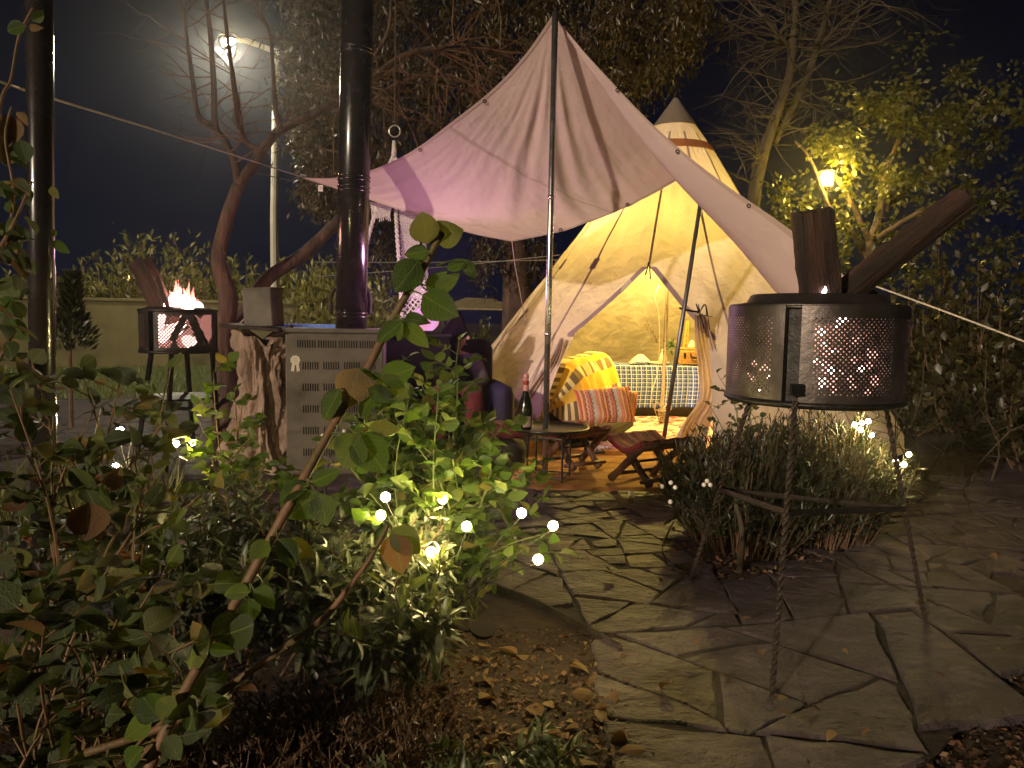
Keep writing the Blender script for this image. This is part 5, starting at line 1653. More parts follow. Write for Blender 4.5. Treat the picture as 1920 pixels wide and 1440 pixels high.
# pink glowing globe lamp on the black cabinet
pc_ = Vector((P(799, 600, 5.04).x, 5.04, zt3 + .105))
pk_ = thing('globe_lamp', 'glowing pink globe lamp on the black cabinet beside the armchair', 'lamp', tuple(pc_ + Vector((0, 0, -.104))))
m, nt, out = nt_new('pink_globe')
e = N(nt, 'ShaderNodeEmission'); e.inputs[1].default_value = 1.0
cc = ramp(nt, noise(nt, 7, 3, .5, objco(nt)), [(0.35, (0.95, 0.30, 0.42)), (0.6, (0.85, 0.42, 0.85))])
nt.links.new(cc, e.inputs[0]); nt.links.new(e.outputs[0], out.inputs[0])
MB().ball(pc_, .09, 24, 14).build('globe', m, pk_, True)
MB().lathe([(.05, -.103), (.05, -.085), (.035, -.075)], pc_, 16).build('base', M['black_metal'], pk_)
point_light('globe_lamp_light', pc_ + Vector((.0, -.14, .14)), 15.0, (1.0, .46, .88), .08, pk_)

# ================================================================== ARMCHAIR AND PERSON
AC = Vector((P(846, 700, 5.35).x, 5.35, 0))
arm = thing('armchair', 'rounded purple velvet armchair before the tent', 'armchair', tuple(AC))
vel = surf('velvet', [(0.3, (0.005, 0.004, 0.016)), (0.7, (0.014, 0.009, 0.042))], 5, .8, bscale=30, bstr=.2)
amz = Matrix.Rotation(R(10), 3, 'Z')
zb_ = P(880, 636, 5.5).z
def cush(name, c, size, bev):
    return MB().box(AC + amz @ Vector(c), size, amz).build(name, vel, arm, True, bev)
cush('backrest', (0, .22, (zb_ + .12) / 2), (.66, .17, zb_ - .12), .075)
cush('seat', (0, -.06, .25), (.50, .50, .22), .06)
for s in (-1, 1):
    cush('armrest', (s * .33, -.08, .29), (.15, .62, .50), .07)
    for y in (-.3, .25):
        MB().tube([AC + amz @ Vector((s * .3, y, 0)), AC + amz @ Vector((s * .3, y, .14))], [.015, .025], 8).build('leg', M['burnt_wood'], arm)
# person, slouched in the chair, turned to the right
def skinned(name, verts, edges, radii, mat, parent, root=0, sub=2):
    me = bpy.data.meshes.new(name); me.from_pydata([tuple(v) for v in verts], edges, [])
    me.materials.append(mat)
    o = bpy.data.objects.new(name, me); col.objects.link(o)
    sk = o.modifiers.new('skin', 'SKIN'); sk.use_smooth_shade = True
    for i, r in enumerate(radii):
        me.skin_vertices[0].data[i].radius = (r, r) if not isinstance(r, tuple) else r
        me.skin_vertices[0].data[i].use_root = (i == root)
    ss = o.modifiers.new('sub', 'SUBSURF'); ss.levels = sub; ss.render_levels = sub
    o.parent = parent; o.matrix_parent_inverse = Matrix.Translation(-parent.location)
    return o
per = thing('person', 'person with dark hair in grey top and red trousers seated in the purple armchair', 'person', tuple(AC + Vector((0, -.05, .36))))
skin_m = surf('skin', [(0.3, (0.30, 0.17, 0.12)), (0.7, (0.40, 0.24, 0.17))], 9, .55)
def B(x, y, z):
    z = z - .07 * max(0, z - .42) / .4
    return AC + amz @ Vector((x, y, z))
hp, sp1, ch_, nk, hd_ = B(-.03, .0, .44), B(-.02, .06, .58), B(0, .05, .72), B(.02, .02, .83), B(.03, -.01, .93)
ls, rs_ = B(-.17, .04, .74), B(.17, .02, .74)
le, re_ = B(-.21, -.08, .55), B(.22, -.10, .56)
lw, rw_ = B(-.08, -.22, .50), B(.08, -.24, .52)
lk, rk = B(-.11, -.38, .50), B(.12, -.36, .52)
lf, rf = B(-.12, -.44, .06), B(.13, -.44, .06)
lt, rt_ = B(-.13, -.56, .03), B(.16, -.56, .03)
lh, rh = B(-.09, -.02, .42), B(.09, -.02, .42)
body = skinned('body', [hp, sp1, ch_, nk, hd_, hd_ + Vector((.02, -.01, .07)), ls, le, lw, rs_, re_, rw_, lh, lk, lf, lt, rh, rk, rf, rt_], [(0, 1), (1, 2), (2, 3), (3, 4), (4, 5), (2, 6), (6, 7), (7, 8), (2, 9), (9, 10), (10, 11), (0, 12), (12, 13), (13, 14), (14, 15), (0, 16), (16, 17), (17, 18), (18, 19)], [.10, .10, .11, .045, .085, .07, .05, .038, .024, .05, .038, .024, .075, .055, .04, .03, .075, .055, .04, .03], skin_m, per)
skinned('top', [hp, sp1, ch_, B(.01, .04, .79), ls, le, lw.lerp(le, .2), rs_, re_, rw_.lerp(re_, .2)], [(0, 1), (1, 2), (2, 3), (2, 4), (4, 5), (5, 6), (2, 7), (7, 8), (8, 9)], [.125, .125, .13, .06, .07, .055, .04, .07, .055, .04], surf('grey_knit', [(.3, (.05, .043, .04)), (.7, (.10, .085, .078))], 30, .95, bscale=80, bstr=.4), per)
skinned('trousers', [hp + Vector((0, 0, -.01)), lh, lk, lf + Vector((0, 0, .05)), rh, rk, rf + Vector((0, 0, .05))], [(0, 1), (1, 2), (2, 3), (0, 4), (4, 5), (5, 6)], [.12, .10, .078, .055, .10, .078, .055], surf('red_cloth', [(.3, (.06, .008, .008)), (.7, (.13, .016, .015))], 14, .95, bscale=50, bstr=.4), per)
hair_m = surf('hair', [(.3, (.004, .003, .003)), (.7, (.010, .007, .005))], 60, .95, spec=.05, bscale=160, bstr=.6, stretch=(1, 1, .1))
skinned('hair', [hd_ + Vector((-.03, -.01, .08)), hd_ + Vector((-.06, -.02, -.03)), hd_ + Vector((-.06, -.03, -.2)), hd_ + Vector((.015, -.01, .10))], [(0, 1), (1, 2), (0, 3)], [.095, .095, .06, .08], hair_m, per)
mb = MB()
fx = hd_ + Vector((.075, -.055, .01))
mb.tube([fx + Vector((0, 0, .03)), fx + Vector((.022, -.012, 0)), fx + Vector((.008, -.005, -.008))], [.006, .012, .006], 6, smooth=3); mb.build('nose', skin_m, body)
for s in (-1, 1):
    MB().ball(hd_ + Vector((.055 - .03 * s, -.05 - .028 * s, .035)), .010, 8, 6).build('eye', M['black_metal'], body)
MB().box(hd_ + Vector((.066, -.055, -.035)), (.03, .03, .008), Matrix.Rotation(R(-40), 3, 'Z')).build('mouth', surf('lips', [(.3, (.3, .08, .07)), (.7, (.35, .1, .09))], 9, .5), body)
for w, kn, k0 in ((lw, lk, 1), (rw_, rk, -1)):
    d = (Vector(kn) - Vector(w)).normalized(); x = d.cross(Vector((0, 0, 1))).normalized()
    vs_, es_, rd_ = [w, w + d * .05], [(0, 1)], [.024, .034]
    for f_, (off, ln) in enumerate(((-.028, .062), (-.009, .075), (.010, .070), (.028, .052))):
        i = len(vs_); vs_ += [w + d * .075 + x * off, w + d * (.075 + ln * .5) + x * off + Vector((0, 0, .008)), w + d * (.075 + ln) + x * off + Vector((0, 0, -.012))]
        es_ += [(1, i), (i, i + 1), (i + 1, i + 2)]; rd_ += [.009, .008, .007]
    i = len(vs_); vs_ += [w + d * .03 + x * .035 * k0, w + d * .06 + x * .055 * k0]; es_ += [(0, i), (i, i + 1)]; rd_ += [.010, .008]
    skinned('hand', vs_, es_, rd_, skin_m, body, 0, 1)

# ================================================================== STOOLS, TABLE, BOTTLE
M['stool_wood'] = surf('stool_wood', [(0.3, (0.06, 0.024, 0.014)), (0.7, (0.16, 0.07, 0.04))], 8, .6, bscale=20, bstr=.4, stretch=(1, 1, .3))
def stool(label, c, rotz, seat_mat, w=.44, dp=.30, h=.31, wood='stool_wood'):
    st = thing('folding_stool', label, 'stool', tuple(c))
    m = Matrix.Rotation(rotz, 3, 'Z'); c = Vector(c)
    def q(x, y, z):
        return c + m @ Vector((x, y, z))
    for s in (-1, 1):
        for k in (-1, 1):
            a, b = q(s * w * .36, k * dp * .46, 0.02), q(s * (w * .36 - .0), -k * dp * .46, h - .02)
            o = q(s * (.028 * k), 0, 0) - c
            mb = MB(); mb.tube([a + o, a.lerp(b, .25) + o, a.lerp(b, .5) + o, a.lerp(b, .75) + o, b + o], [.026, .02, .024, .02, .022], 8, smooth=2)
            mb.build('leg', M[wood], st, True)
    for k in (-1, 1):
        MB().tube([q(-w * .46, k * dp * .47, h - .015), q(w * .46, k * dp * .47, h - .015)], .02, 10).build('seat_rail', M[wood], st, True)
        MB().tube([q(-w * .44, k * dp * .43, .045), q(w * .44, k * dp * .43, .045)], .013, 8).build('stretcher', M[wood], st, True)
    MB().tube([q(-w * .36, 0, h * .5), q(w * .36, 0, h * .5)], .008, 8).build('pivot_bar', M['black_metal'], st, True)
    def seat(u, v):
        y = (v - .5) * dp * 1.08
        sag = -.055 * (1 - (2 * v - 1) ** 2)
        e = abs(2 * v - 1)
        lip = -.035 * smoothstep(.93, 1.0, e)
        return q((u - .5) * w, y, h + .014 + sag + lip + .012 * e + .003 * math.sin(u * 21 + v * 9))
    o = link('seat', grid_mesh('seat', seat, 30, 24), seat_mat, st, True)
    mod = o.modifiers.new('thick', 'SOLIDIFY'); mod.thickness = .035; mod.offset = -1
    return st
s2 = (G(1160, 900) + G(1262, 900)) / 2
stool('folding stool with red kilim seat standing in front of the tent door', (s2.x * .96, 4.36, .036), R(32), M['kilim_dark'], .38, .30, .27)
s1 = P(1078, 830, 4.95)
stool('folding stool in shadow between the round table and the kilim stool', (s1.x * .96, 4.78, .036), R(32), M['kilim_dark'], .36, .28, .27)
# round tray table
tc = G(1030, 905); tcx = P(1030, 800, 4.42).x
zt4 = P(1030, 802, 4.42).z
rt = thing('tray_table', 'round black tray table with thin iron legs holding the wine bottle', 'table', (tcx, 4.42, .0))
MB().lathe([(.001, zt4 - .012), (.22, zt4 - .012), (.235, zt4 - .004), (.24, zt4 + .008), (.232, zt4 + .010), (.224, zt4), (.001, zt4 - .002)], (tcx, 4.42, 0), 48).build('tray', surf('tray_black', [(.3, (.010, .008, .007)), (.7, (.024, .02, .018))], 8, .35, metal=.2), rt, True)
for k in range(4):
    a = .5 + k * math.pi / 2; x, y = tcx + .15 * math.cos(a), 4.42 + .15 * math.sin(a)
    MB().tube([(x, y, zt4 - .012), (x, y, 0.03)], .0065, 6).build('leg', M['black_metal'], rt)
for z in (.06, zt4 - .05):
    MB().tube([(tcx + .15 * math.cos(.5 + k * math.pi / 2), 4.42 + .15 * math.sin(.5 + k * math.pi / 2), z) for k in range(5)], .005, 5).build('frame', M['black_metal'], rt)
bo = P(985, 800, 4.35); bo.z = zt4 + .0
bt2 = thing('wine_bottle', 'dark sparkling wine bottle with pink foil on the round tray table', 'bottle', (bo.x, 4.35, bo.z))
gl = surf('bottle_glass', [(.3, (.006, .010, .006)), (.7, (.010, .014, .008))], 4, .15, coat=.6)
MB().lathe([(.001, .0), (.036, .0), (.041, .006), (.042, .10), (.040, .14), (.030, .18), (.0185, .215), (.0155, .235)], (bo.x, 4.35, bo.z), 28).build('glass', gl, bt2, True)
fo_ = surf('pink_foil', [(.3, (.55, .24, .22)), (.7, (.68, .34, .30))], 20, .45)
MB().lathe([(.0165, .205), (.0170, .235), (.0155, .262), (.0155, .30)], (bo.x, 4.35, bo.z), 24).build('foil', fo_, bt2, True)
MB().lathe([(.0165, .263), (.0175, .268), (.0175, .282), (.0165, .287)], (bo.x, 4.35, bo.z), 24).build('neck_band', surf('red_foil', [(.3, (.30, .02, .02)), (.7, (.4, .04, .03))], 9, .4), bt2, True)
MB().lathe([(.0155, .299), (.0160, .31), (.0150, .326), (.001, .328)], (bo.x, 4.35, bo.z), 20).build('cork_cap', fo_, bt2, True)
def labelarc(u, v):
    a = R(-112) + R(75) * u
    return Vector((bo.x + .0432 * math.cos(a), 4.35 + .0432 * math.sin(a), bo.z + .018 + .062 * v))
link('label', grid_mesh('label', labelarc, 16, 2), surf('bottle_label', [(.3, (.30, .20, .17)), (.7, (.42, .30, .26))], 20, .7), bt2, True)
def labelarc2(u, v):
    a = R(-165) + R(26) * u
    return Vector((bo.x + .0432 * math.cos(a), 4.35 + .0432 * math.sin(a), bo.z + .015 + .075 * v))
link('label', grid_mesh('label', labelarc2, 8, 2), fo_, bt2, True)
pillow('cushion', 'dark red floor cushion on the ground behind the wine bottle', P(940, 806, 4.85), .32, .24, .10, surf('maroon', [(.3, (.06, .010, .010)), (.7, (.12, .02, .016))], 12, .95), Matrix.Rotation(R(10), 3, 'Z'))
# legs for it: the pouf it lies on
pf = P(940, 812, 4.85)
pfo = thing('pouf', 'low dark pouf under the red cushion behind the tray table', 'pouf', (pf.x, 4.85, 0))
MB().lathe([(.13, .01), (.16, .05), (.165, .14), (.15, pf.z - .05), (.001, pf.z - .04)], (pf.x, 4.85, 0), 28).build('body', dk, pfo, True)
for k in range(2):
    c = G(1108 + k * 8, 846, .04)
    s = thing('sandal', ['left sandal of the pair on the mat between the stools', 'right sandal of the pair on the mat between the stools'][k], 'sandal', tuple(c))
    MB().lathe([(.001, 0), (.04, 0), (.042, .012), (.001, .014)], c, 16, Matrix.Rotation(R(20 + 15 * k), 3, 'Z') @ Matrix.Diagonal((.9, 2.4, 1))).build('sole', dk, s)
    MB().tube([c + Vector((-.035, -.03, .01)), c + Vector((0, -.03, .045)), c + Vector((.035, -.03, .01))], .008, 6, smooth=4).build('strap', M['rope'], s)

# ================================================================== GARDEN LAMP
lp = thing('garden_lamp', 'glowing yellow garden lamp among the leaves right of the tent', 'lamp', (lamp.x, LD, 0))
MB().tube([(lamp.x, LD, 0), (lamp.x, LD, lamp.z - .13)], .03, 10).build('post', M['black_metal'], lp)
gm_ = emit('lamp_glass', (1.0, .74, .14), 14)
MB().lathe([(.04, -.085), (.065, -.07), (.076, 0), (.07, .055), (.045, .083), (.001, .088)], lamp, 20).build('globe', gm_, lp, True)
MB().lathe([(.09, .088), (.05, .12), (.01, .14)], lamp, 16).build('cap', M['black_metal'], lp)
MB().lathe([(.035, -.13), (.05, -.085), (.04, -.078)], lamp, 16).build('collar', M['black_metal'], lp)
point_light('garden_lamp_light', lamp + Vector((0, -.16, 0)), 110, (1.0, .72, .12), .08, lp)
l2 = P(1549, 396, LD + .8)  # garden lamp's reflection, built as an added globe on a post with its own light
lp_refl = thing('garden_lamp', 'yellow-white reflection of the garden lamp, built as an added globe just above the upright charred beam', 'lamp', (l2.x, LD + .8, 0))
MB().tube([(l2.x, LD + .8, 0), (l2.x, LD + .8, l2.z - .08)], .025, 8).build('post', M['black_metal'], lp_refl)
MB().ball(l2, .07, 14, 8).build('globe', emit('reflection_glow', (1.0, .82, .36), 9), lp_refl, True)
point_light('garden_lamp_light', l2 + Vector((0, -.14, 0)), 26, (1.0, .80, .3), .08, lp_refl)  # added source at the reflection

# ================================================================== FOREGROUND PLANTS
rose_tpl = leaf_tpl(.36, .10, .14, 3)
sage_tpl = leaf_tpl(.15, .06, .22, 3)
def leaf_variants(name, mat, specs):
    out = []
    for k, sp_ in enumerate(specs):
        v, f = leaf_tpl(*sp_)
        me = np_mesh(name, v, f); me.materials.append(mat)
        me.polygons.foreach_set('use_smooth', [True] * len(me.polygons)); me.update()
        out.append(me)
    return out
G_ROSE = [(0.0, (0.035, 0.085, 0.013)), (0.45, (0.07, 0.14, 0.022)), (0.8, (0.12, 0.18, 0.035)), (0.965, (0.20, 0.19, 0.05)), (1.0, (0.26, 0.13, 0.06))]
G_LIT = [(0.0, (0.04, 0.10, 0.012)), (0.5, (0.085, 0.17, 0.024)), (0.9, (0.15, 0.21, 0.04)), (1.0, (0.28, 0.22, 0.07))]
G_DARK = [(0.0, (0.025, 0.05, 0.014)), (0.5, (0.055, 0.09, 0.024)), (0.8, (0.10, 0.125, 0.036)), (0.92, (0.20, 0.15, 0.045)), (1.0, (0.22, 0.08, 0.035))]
G_SAGE = [(0.0, (0.04, 0.062, 0.034)), (0.6, (0.08, 0.11, 0.056)), (1.0, (0.14, 0.155, 0.09))]
RV = [(.36, .16, .20, 5), (.40, .08, .34, 5), (.33, .22, .10, 5), (.38, .05, -.16, 5), (.41, .20, .45, 5)]
SV = [(.15, .06, .22, 4), (.13, .04, .34, 4), (.17, .05, .10, 4)]
rose_one = leaf_variants('leaf', leafmat('rose_leaf', G_ROSE, True, .30, .45, True), RV)
rose_many = leafmat('rose_leaves', G_ROSE, False, .30)
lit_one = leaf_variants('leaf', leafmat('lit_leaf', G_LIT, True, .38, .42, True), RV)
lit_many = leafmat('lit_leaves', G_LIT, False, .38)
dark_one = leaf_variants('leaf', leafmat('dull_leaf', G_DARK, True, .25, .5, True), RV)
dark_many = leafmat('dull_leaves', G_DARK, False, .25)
sage_one = leaf_variants('leaf', leafmat('sage_leaf', G_SAGE, True, .2, .65, True), SV)
sage_many = leafmat('sage_leaves', G_SAGE, False, .2)
dry_one = leaf_variants('leaf', leafmat('dry_leaf', [(0, (.16, .075, .035)), (.4, (.20, .10, .045)), (.7, (.26, .17, .07)), (1, (.12, .045, .026))], True, .2, .8, True), [(.42, .2, .3, 5), (.36, -.15, .2, 5), (.40, .25, -.2, 5)])
V3 = lambda a: np.array([a.x, a.y, a.z]) if isinstance(a, Vector) else np.array(a, dtype=float)
def unit(v):
    return v / (np.linalg.norm(v) + 1e-9)
def compound(L, q, d, size, stem=None):
    """a rose leaf: petiole with five leaflets"""
    d = unit(d); s = unit(np.cross(d, np.array([0, 0, 1.0]) + rng.normal(0, .3, 3)))
    ln = size * 1.9
    end = q + d * ln + np.array([0, 0, -.15 * ln])
    if stem is not None:
        stem.tube([Vector(q), Vector((q + end) / 2 + np.array([0, 0, .05 * ln])), Vector(end)], [.0016, .0013, .001], 4, cap=False)
    L.append((end, d + np.array([0, 0, -.2]), size * 1.15))
    for t, k in ((.45, .85), (.78, 1.0)):
        c = q + (end - q) * t
        for sg in (-1, 1):
            if rng.random() < .9:
                L.append((c, d * .45 + s * sg + rng.normal(0, .2, 3), size * k * rng.uniform(.85, 1.1)))
def cane_leaves(L, pts, step, size, stem, t0=.15):
    q, _ = catmull([Vector(p) for p in pts], [0] * len(pts), 10)
    acc = 0; tot = sum((q[i] - q[i - 1]).length for i in range(1, len(q))); run = 0
    az = rng.uniform(0, 6.28)
    for i in range(1, len(q)):
        l = (q[i] - q[i - 1]).length; acc += l; run += l
        if acc > step and run / tot > t0:
            acc = 0; az += 2.4
            t = np.array((q[i] - q[i - 1]).normalized())
            out = np.array([math.cos(az), math.sin(az), .25])
            compound(L, np.array(q[i]), out + t * .5, size * rng.uniform(.75, 1.15), stem)
def leaf_at(parent, meshes, base, tip, d, wide=1.0, toward=(0, 0, 0), d2=None):
    b, t = P(base[0], base[1], d), P(tip[0], tip[1], d2 or d)
    y = (t - b); k = y.length; y.normalize()
    n = (Vector((0, 0, CAM_H)) - b).normalized() + Vector(toward) + Vector((rs.gauss(0, .25), rs.gauss(0, .25), rs.gauss(0, .25)))
    n = (n - y * n.dot(y)).normalized(); x = y.cross(n)
    o = bpy.data.objects.new('leaf', rs.choice(meshes))
    o.matrix_basis = Matrix(((x.x * k * wide, y.x * k, n.x * k, b.x), (x.y * k * wide, y.y * k, n.y * k, b.y), (x.z * k * wide, y.z * k, n.z * k, b.z), (0, 0, 0, 1)))
    o.parent = parent; o.matrix_parent_inverse = Matrix.Translation(-parent.location); col.objects.link(o)

# ---- the long arching rose canes across the foreground
CA = [(268, 1470, .98), (300, 1395, 1.0), (345, 1300, 1.02), (400, 1205, 1.05), (445, 1125, 1.08), (500, 1025, 1.10), (552, 930, 1.12), (600, 842, 1.15), (650, 755, 1.18), (690, 690, 1.2), (722, 625, 1.22), (758, 560, 1.23), (795, 500, 1.24), (828, 436, 1.25)]
CB = [(160, 1412, 1.05), (330, 1352, 1.08), (490, 1244, 1.12), (600, 1165, 1.16), (652, 1105, 1.18), (692, 1050, 1.2), (728, 985, 1.22)]
CC = [(400, 1470, .95), (330, 1352, 1.05), (280, 1300, 1.1)]
fr = thing('rose_canes', 'long thorny rose canes with big round leaves arching across the foreground', 'rose bush', tuple(G(300, 1440)))
mb = MB()
mb.tube([P(*p) for p in CA], [.0085] * 3 + [.0078] * 4 + [.0072] * 4 + [.006] * 3, 9, smooth=5)
mb.build('cane', M['cane'], fr, True)
mb = MB(); mb.tube([P(*p) for p in CB], [.006, .006, .0058, .0055, .005, .004, .003], 8, smooth=5)
mb.build('cane', M['cane'], fr, True)
mb = MB()
for p in (CA, CB):
    q, _ = catmull([P(*a) for a in p], [0] * len(p), 6)
    for i in range(2, len(q) - 2, 3):
        v = Vector((rs.gauss(0, 1), rs.gauss(0, 1), rs.gauss(0, .6))).normalized()
        mb.tube([q[i] + v * .005, q[i] + v * .013 + Vector((0, 0, -.003))], [.0028, .0004], 5)
o = mb.build('thorns', M['cane'], fr); o['kind'] = 'stuff'
man = [((802, 458), (788, 392), 1.24, 1.15), ((815, 452), (866, 424), 1.25, 1.3), ((806, 470), (757, 478), 1.24, 1.1), ((785, 488), (740, 548), 1.22, 1.15), ((792, 492), (752, 512), 1.24, 1.2),
       ((792, 552), (858, 596), 1.18, 1.25), ((800, 545), (838, 508), 1.25, .9), ((838, 505), (880, 488), 1.26, .9), ((872, 490), (890, 522), 1.26, .9), ((815, 548), (862, 512), 1.22, .7),
       ((757, 598), (806, 600), 1.21, .7), ((757, 606), (806, 652), 1.2, .75), ((754, 604), (704, 642), 1.19, .85), ((768, 596), (740, 640), 1.22, .8),
       ((700, 700), (638, 712), 1.18, .9), ((712, 712), (782, 690), 1.19, 1.0), ((705, 712), (768, 745), 1.19, 1.1), ((690, 728), (742, 752), 1.17, .8), ((700, 742), (668, 782), 1.18, .8),
       ((640, 728), (604, 790), 1.16, .8), ((676, 815), (632, 882), 1.12, 1.2), ((668, 812), (722, 888), 1.13, 1.1), ((655, 820), (610, 842), 1.14, .7), ((690, 800), (752, 812), 1.15, .8),
       ((580, 908), (505, 945), 1.12, .6), ((590, 918), (540, 990), 1.12, 1.2), ((600, 925), (610, 985), 1.12, 1.2), ((585, 905), (640, 880), 1.12, .9), ((560, 920), (530, 900), 1.15, .9),
       ((505, 1015), (470, 1045), 1.08, 1.1), ((520, 1010), (555, 1065), 1.08, 1.1), ((535, 1020), (590, 1040), 1.1, .9), ((470, 1110), (415, 1112), 1.06, .9), ((475, 1105), (520, 1135), 1.05, .9), ((465, 1120), (470, 1180), 1.06, 1.0),
       ((388, 1215), (330, 1258), 1.03, .8), ((392, 1215), (440, 1222), 1.03, .9), ((385, 1205), (360, 1165), 1.05, 1.1), ((300, 1350), (262, 1300), 1.0, 1.2), ((285, 1345), (240, 1385), 1.0, 1.1), ((300, 1352), (335, 1300), 1.0, 1.1), ((372, 1322), (350, 1375), 1.0, 1.0), ((380, 1320), (405, 1375), 1.0, 1.1), ((310, 1380), (335, 1425), .98, 1.1), ((270, 1400), (232, 1440), .98, 1.1),
       ((735, 1000), (758, 1072), 1.22, 1.2), ((735, 990), (790, 1040), 1.22, 1.0), ((728, 985), (700, 1020), 1.22, .7)]
for (b, t, d, w) in man:
    leaf_at(fr, rose_one, b, t, d, w * .92)
leaf_at(fr, dry_one, (672, 690), (648, 768), 1.16, 1.25)
leaf_at(fr, dry_one, (168, 940), (160, 1010), 1.3, 1.25)
stm = MB()
for (b, t, d, w) in man:
    q0_, _ = catmull([P(*a) for a in CA + CB[::-1]], [0] * (len(CA) + len(CB)), 6)
    bb = P(b[0], b[1], d); near = min(q0_, key=lambda p: (p - bb).length)
    if (near - bb).length < .12:
        stm.tube([near, near.lerp(bb, .5) + Vector((0, 0, .004)), bb], [.002, .0014, .001], 4, cap=False)
o = stm.build('leaf_stalks', M['green_stem'], fr); o['kind'] = 'stuff'

# ---- climbing rose round the black pole
cl = thing('climbing_rose', 'climbing rose with pale curled leaves beside the black pole', 'climbing rose', tuple(G(-30, 1440) * Vector((1, 1, 0)) if False else (-1.25, 1.75, 0)))
mb = MB(); L = []
for pts in ([(-40, 700, 1.75), (-10, 520, 1.72), (25, 380, 1.70), (10, 260, 1.7), (22, 200, 1.72)], [(-30, 420, 1.7), (0, 200, 1.72), (20, 150, 1.75), (35, 70, 1.78), (62, 15, 1.8)], [(-60, 560, 1.6), (20, 430, 1.65), (60, 340, 1.7)], [(-60, 900, 1.6), (-20, 720, 1.65), (30, 620, 1.7)]):
    q = [P(*p) for p in pts]
    mb.tube(q, [.004] * 2 + [.003] * (len(q) - 2), 6, smooth=5)
mb.build('cane', M['cane'], cl, True)
for (b, t, w) in (((62, 40), (82, 22), .9), ((50, 48), (8, 58), .8), ((55, 52), (78, 52), .7), ((20, 215), (12, 278), .9), ((30, 210), (48, 235), 1.), ((20, 255), (8, 310), 1.1), ((30, 280), (45, 310), 1.2), ((0, 300), (38, 292), 1.), ((40, 262), (48, 308), 1.), ((0, 340), (25, 372), 1.1), ((28, 340), (20, 380), 1.1), ((10, 380), (36, 400), 1.), ((32, 420), (28, 465), 1.2), ((98, 452), (136, 476), .6), ((8, 450), (25, 500), 1.1), ((0, 420), (20, 432), 1.), ((96, 350), (106, 372), .9), ((100, 430), (104, 445), .9), ((5, 520), (30, 560), 1.1), ((35, 480), (50, 520), 1.0), ((-5, 560), (35, 600), 1.1), ((20, 600), (50, 640), 1.1), ((0, 640), (40, 660), 1.1)):
    leaf_at(cl, rose_one if rs.random() < .7 else dry_one, b, t, 1.72, w)
for k in range(60):
    p = P(rng.uniform(-50, 48), rng.uniform(330, 720), rng.uniform(1.6, 1.8)); L.append((np.array(p), rng.normal(0, 1, 3) + np.array([0, 0, -.4]), rng.uniform(.035, .055)))
cut_leaves(cl, rose_tpl, dark_one, dark_many, L, 300)

# ---- bushes of random canes in a region of the picture
def rose_bush(name, label, base_px, tips, leaf, step, ones, many, cap, r=.004, cat='rose bush', stem_mat='green_stem', t0=.2):
    b = G(*base_px)
    t = thing(name, label, cat, (b.x, b.y, 0))
    mb = MB(); L = []
    for (x, y, d) in tips:
        tip = P(x, y, d)
        root = Vector((b.x + rng.normal(0, .06), b.y + rng.normal(0, .06), 0))
        mid = root.lerp(tip, .55) + Vector((rng.normal(0, .05), rng.normal(0, .05), .06))
        mb.tube([root, mid, tip], [r, r * .8, r * .4], 5, smooth=5, cap=False)
        cane_leaves(L, [root, mid, tip], step, leaf, mb, t0)
        L.append((np.array(tip), np.array([rng.normal(0, .5), rng.normal(0, .5), .6]), leaf))
    mb.build('stems', M[stem_mat], t, True)
    cut_leaves(t, rose_tpl, ones, many, L, cap)
    return t
tips = []
while len(tips) < 46:
    x, y = rng.uniform(650, 1010), rng.uniform(720, 980)
    if y > 730 + max(0, x - 850) * 1.0:
        tips.append((x, y, rng.uniform(2.05, 2.8)))
tips += [(rng.uniform(700, 870), rng.uniform(700, 830), rng.uniform(2.3, 2.8)) for _ in range(12)]
tips += [(860, 640, 2.6), (735, 690, 2.5), (720, 770, 2.5), (790, 720, 2.55), (850, 715, 2.7), (890, 790, 2.7), (1000, 870, 2.7), (940, 840, 2.6), (1020, 930, 2.5), (1020, 1000, 2.3), (990, 1040, 2.25), (640, 930, 2.4), (680, 900, 2.4), (930, 1040, 2.3)]
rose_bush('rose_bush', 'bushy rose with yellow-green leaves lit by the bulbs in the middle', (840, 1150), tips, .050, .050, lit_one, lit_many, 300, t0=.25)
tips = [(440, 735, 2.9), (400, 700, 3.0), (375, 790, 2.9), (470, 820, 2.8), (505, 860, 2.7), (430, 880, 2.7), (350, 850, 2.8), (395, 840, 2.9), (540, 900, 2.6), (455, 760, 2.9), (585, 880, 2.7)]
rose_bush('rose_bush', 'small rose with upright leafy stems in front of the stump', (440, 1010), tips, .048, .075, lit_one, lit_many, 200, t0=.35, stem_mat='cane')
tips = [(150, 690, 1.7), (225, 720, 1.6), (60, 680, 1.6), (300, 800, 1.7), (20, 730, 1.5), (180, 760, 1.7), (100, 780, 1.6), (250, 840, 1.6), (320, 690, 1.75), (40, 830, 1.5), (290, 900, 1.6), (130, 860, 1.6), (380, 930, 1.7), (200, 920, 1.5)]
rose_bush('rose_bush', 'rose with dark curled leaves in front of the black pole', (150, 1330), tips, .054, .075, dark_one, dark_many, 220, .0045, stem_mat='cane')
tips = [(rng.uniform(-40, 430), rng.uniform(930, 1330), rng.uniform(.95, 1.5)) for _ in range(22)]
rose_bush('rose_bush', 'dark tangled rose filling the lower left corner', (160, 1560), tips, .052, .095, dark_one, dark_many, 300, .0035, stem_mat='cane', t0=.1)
tips = [(1345, 700, 3.9), (1375, 745, 3.9), (1330, 760, 3.85), (1360, 720, 3.9), (1390, 800, 3.9), (1320, 810, 3.8), (1400, 690, 3.95)]
rose_bush('rose_sprig', 'thin dark rose sprigs between the tent flap and the fire drum', (1370, 960), tips, .035, .07, dark_one, dark_many, 200, .003)

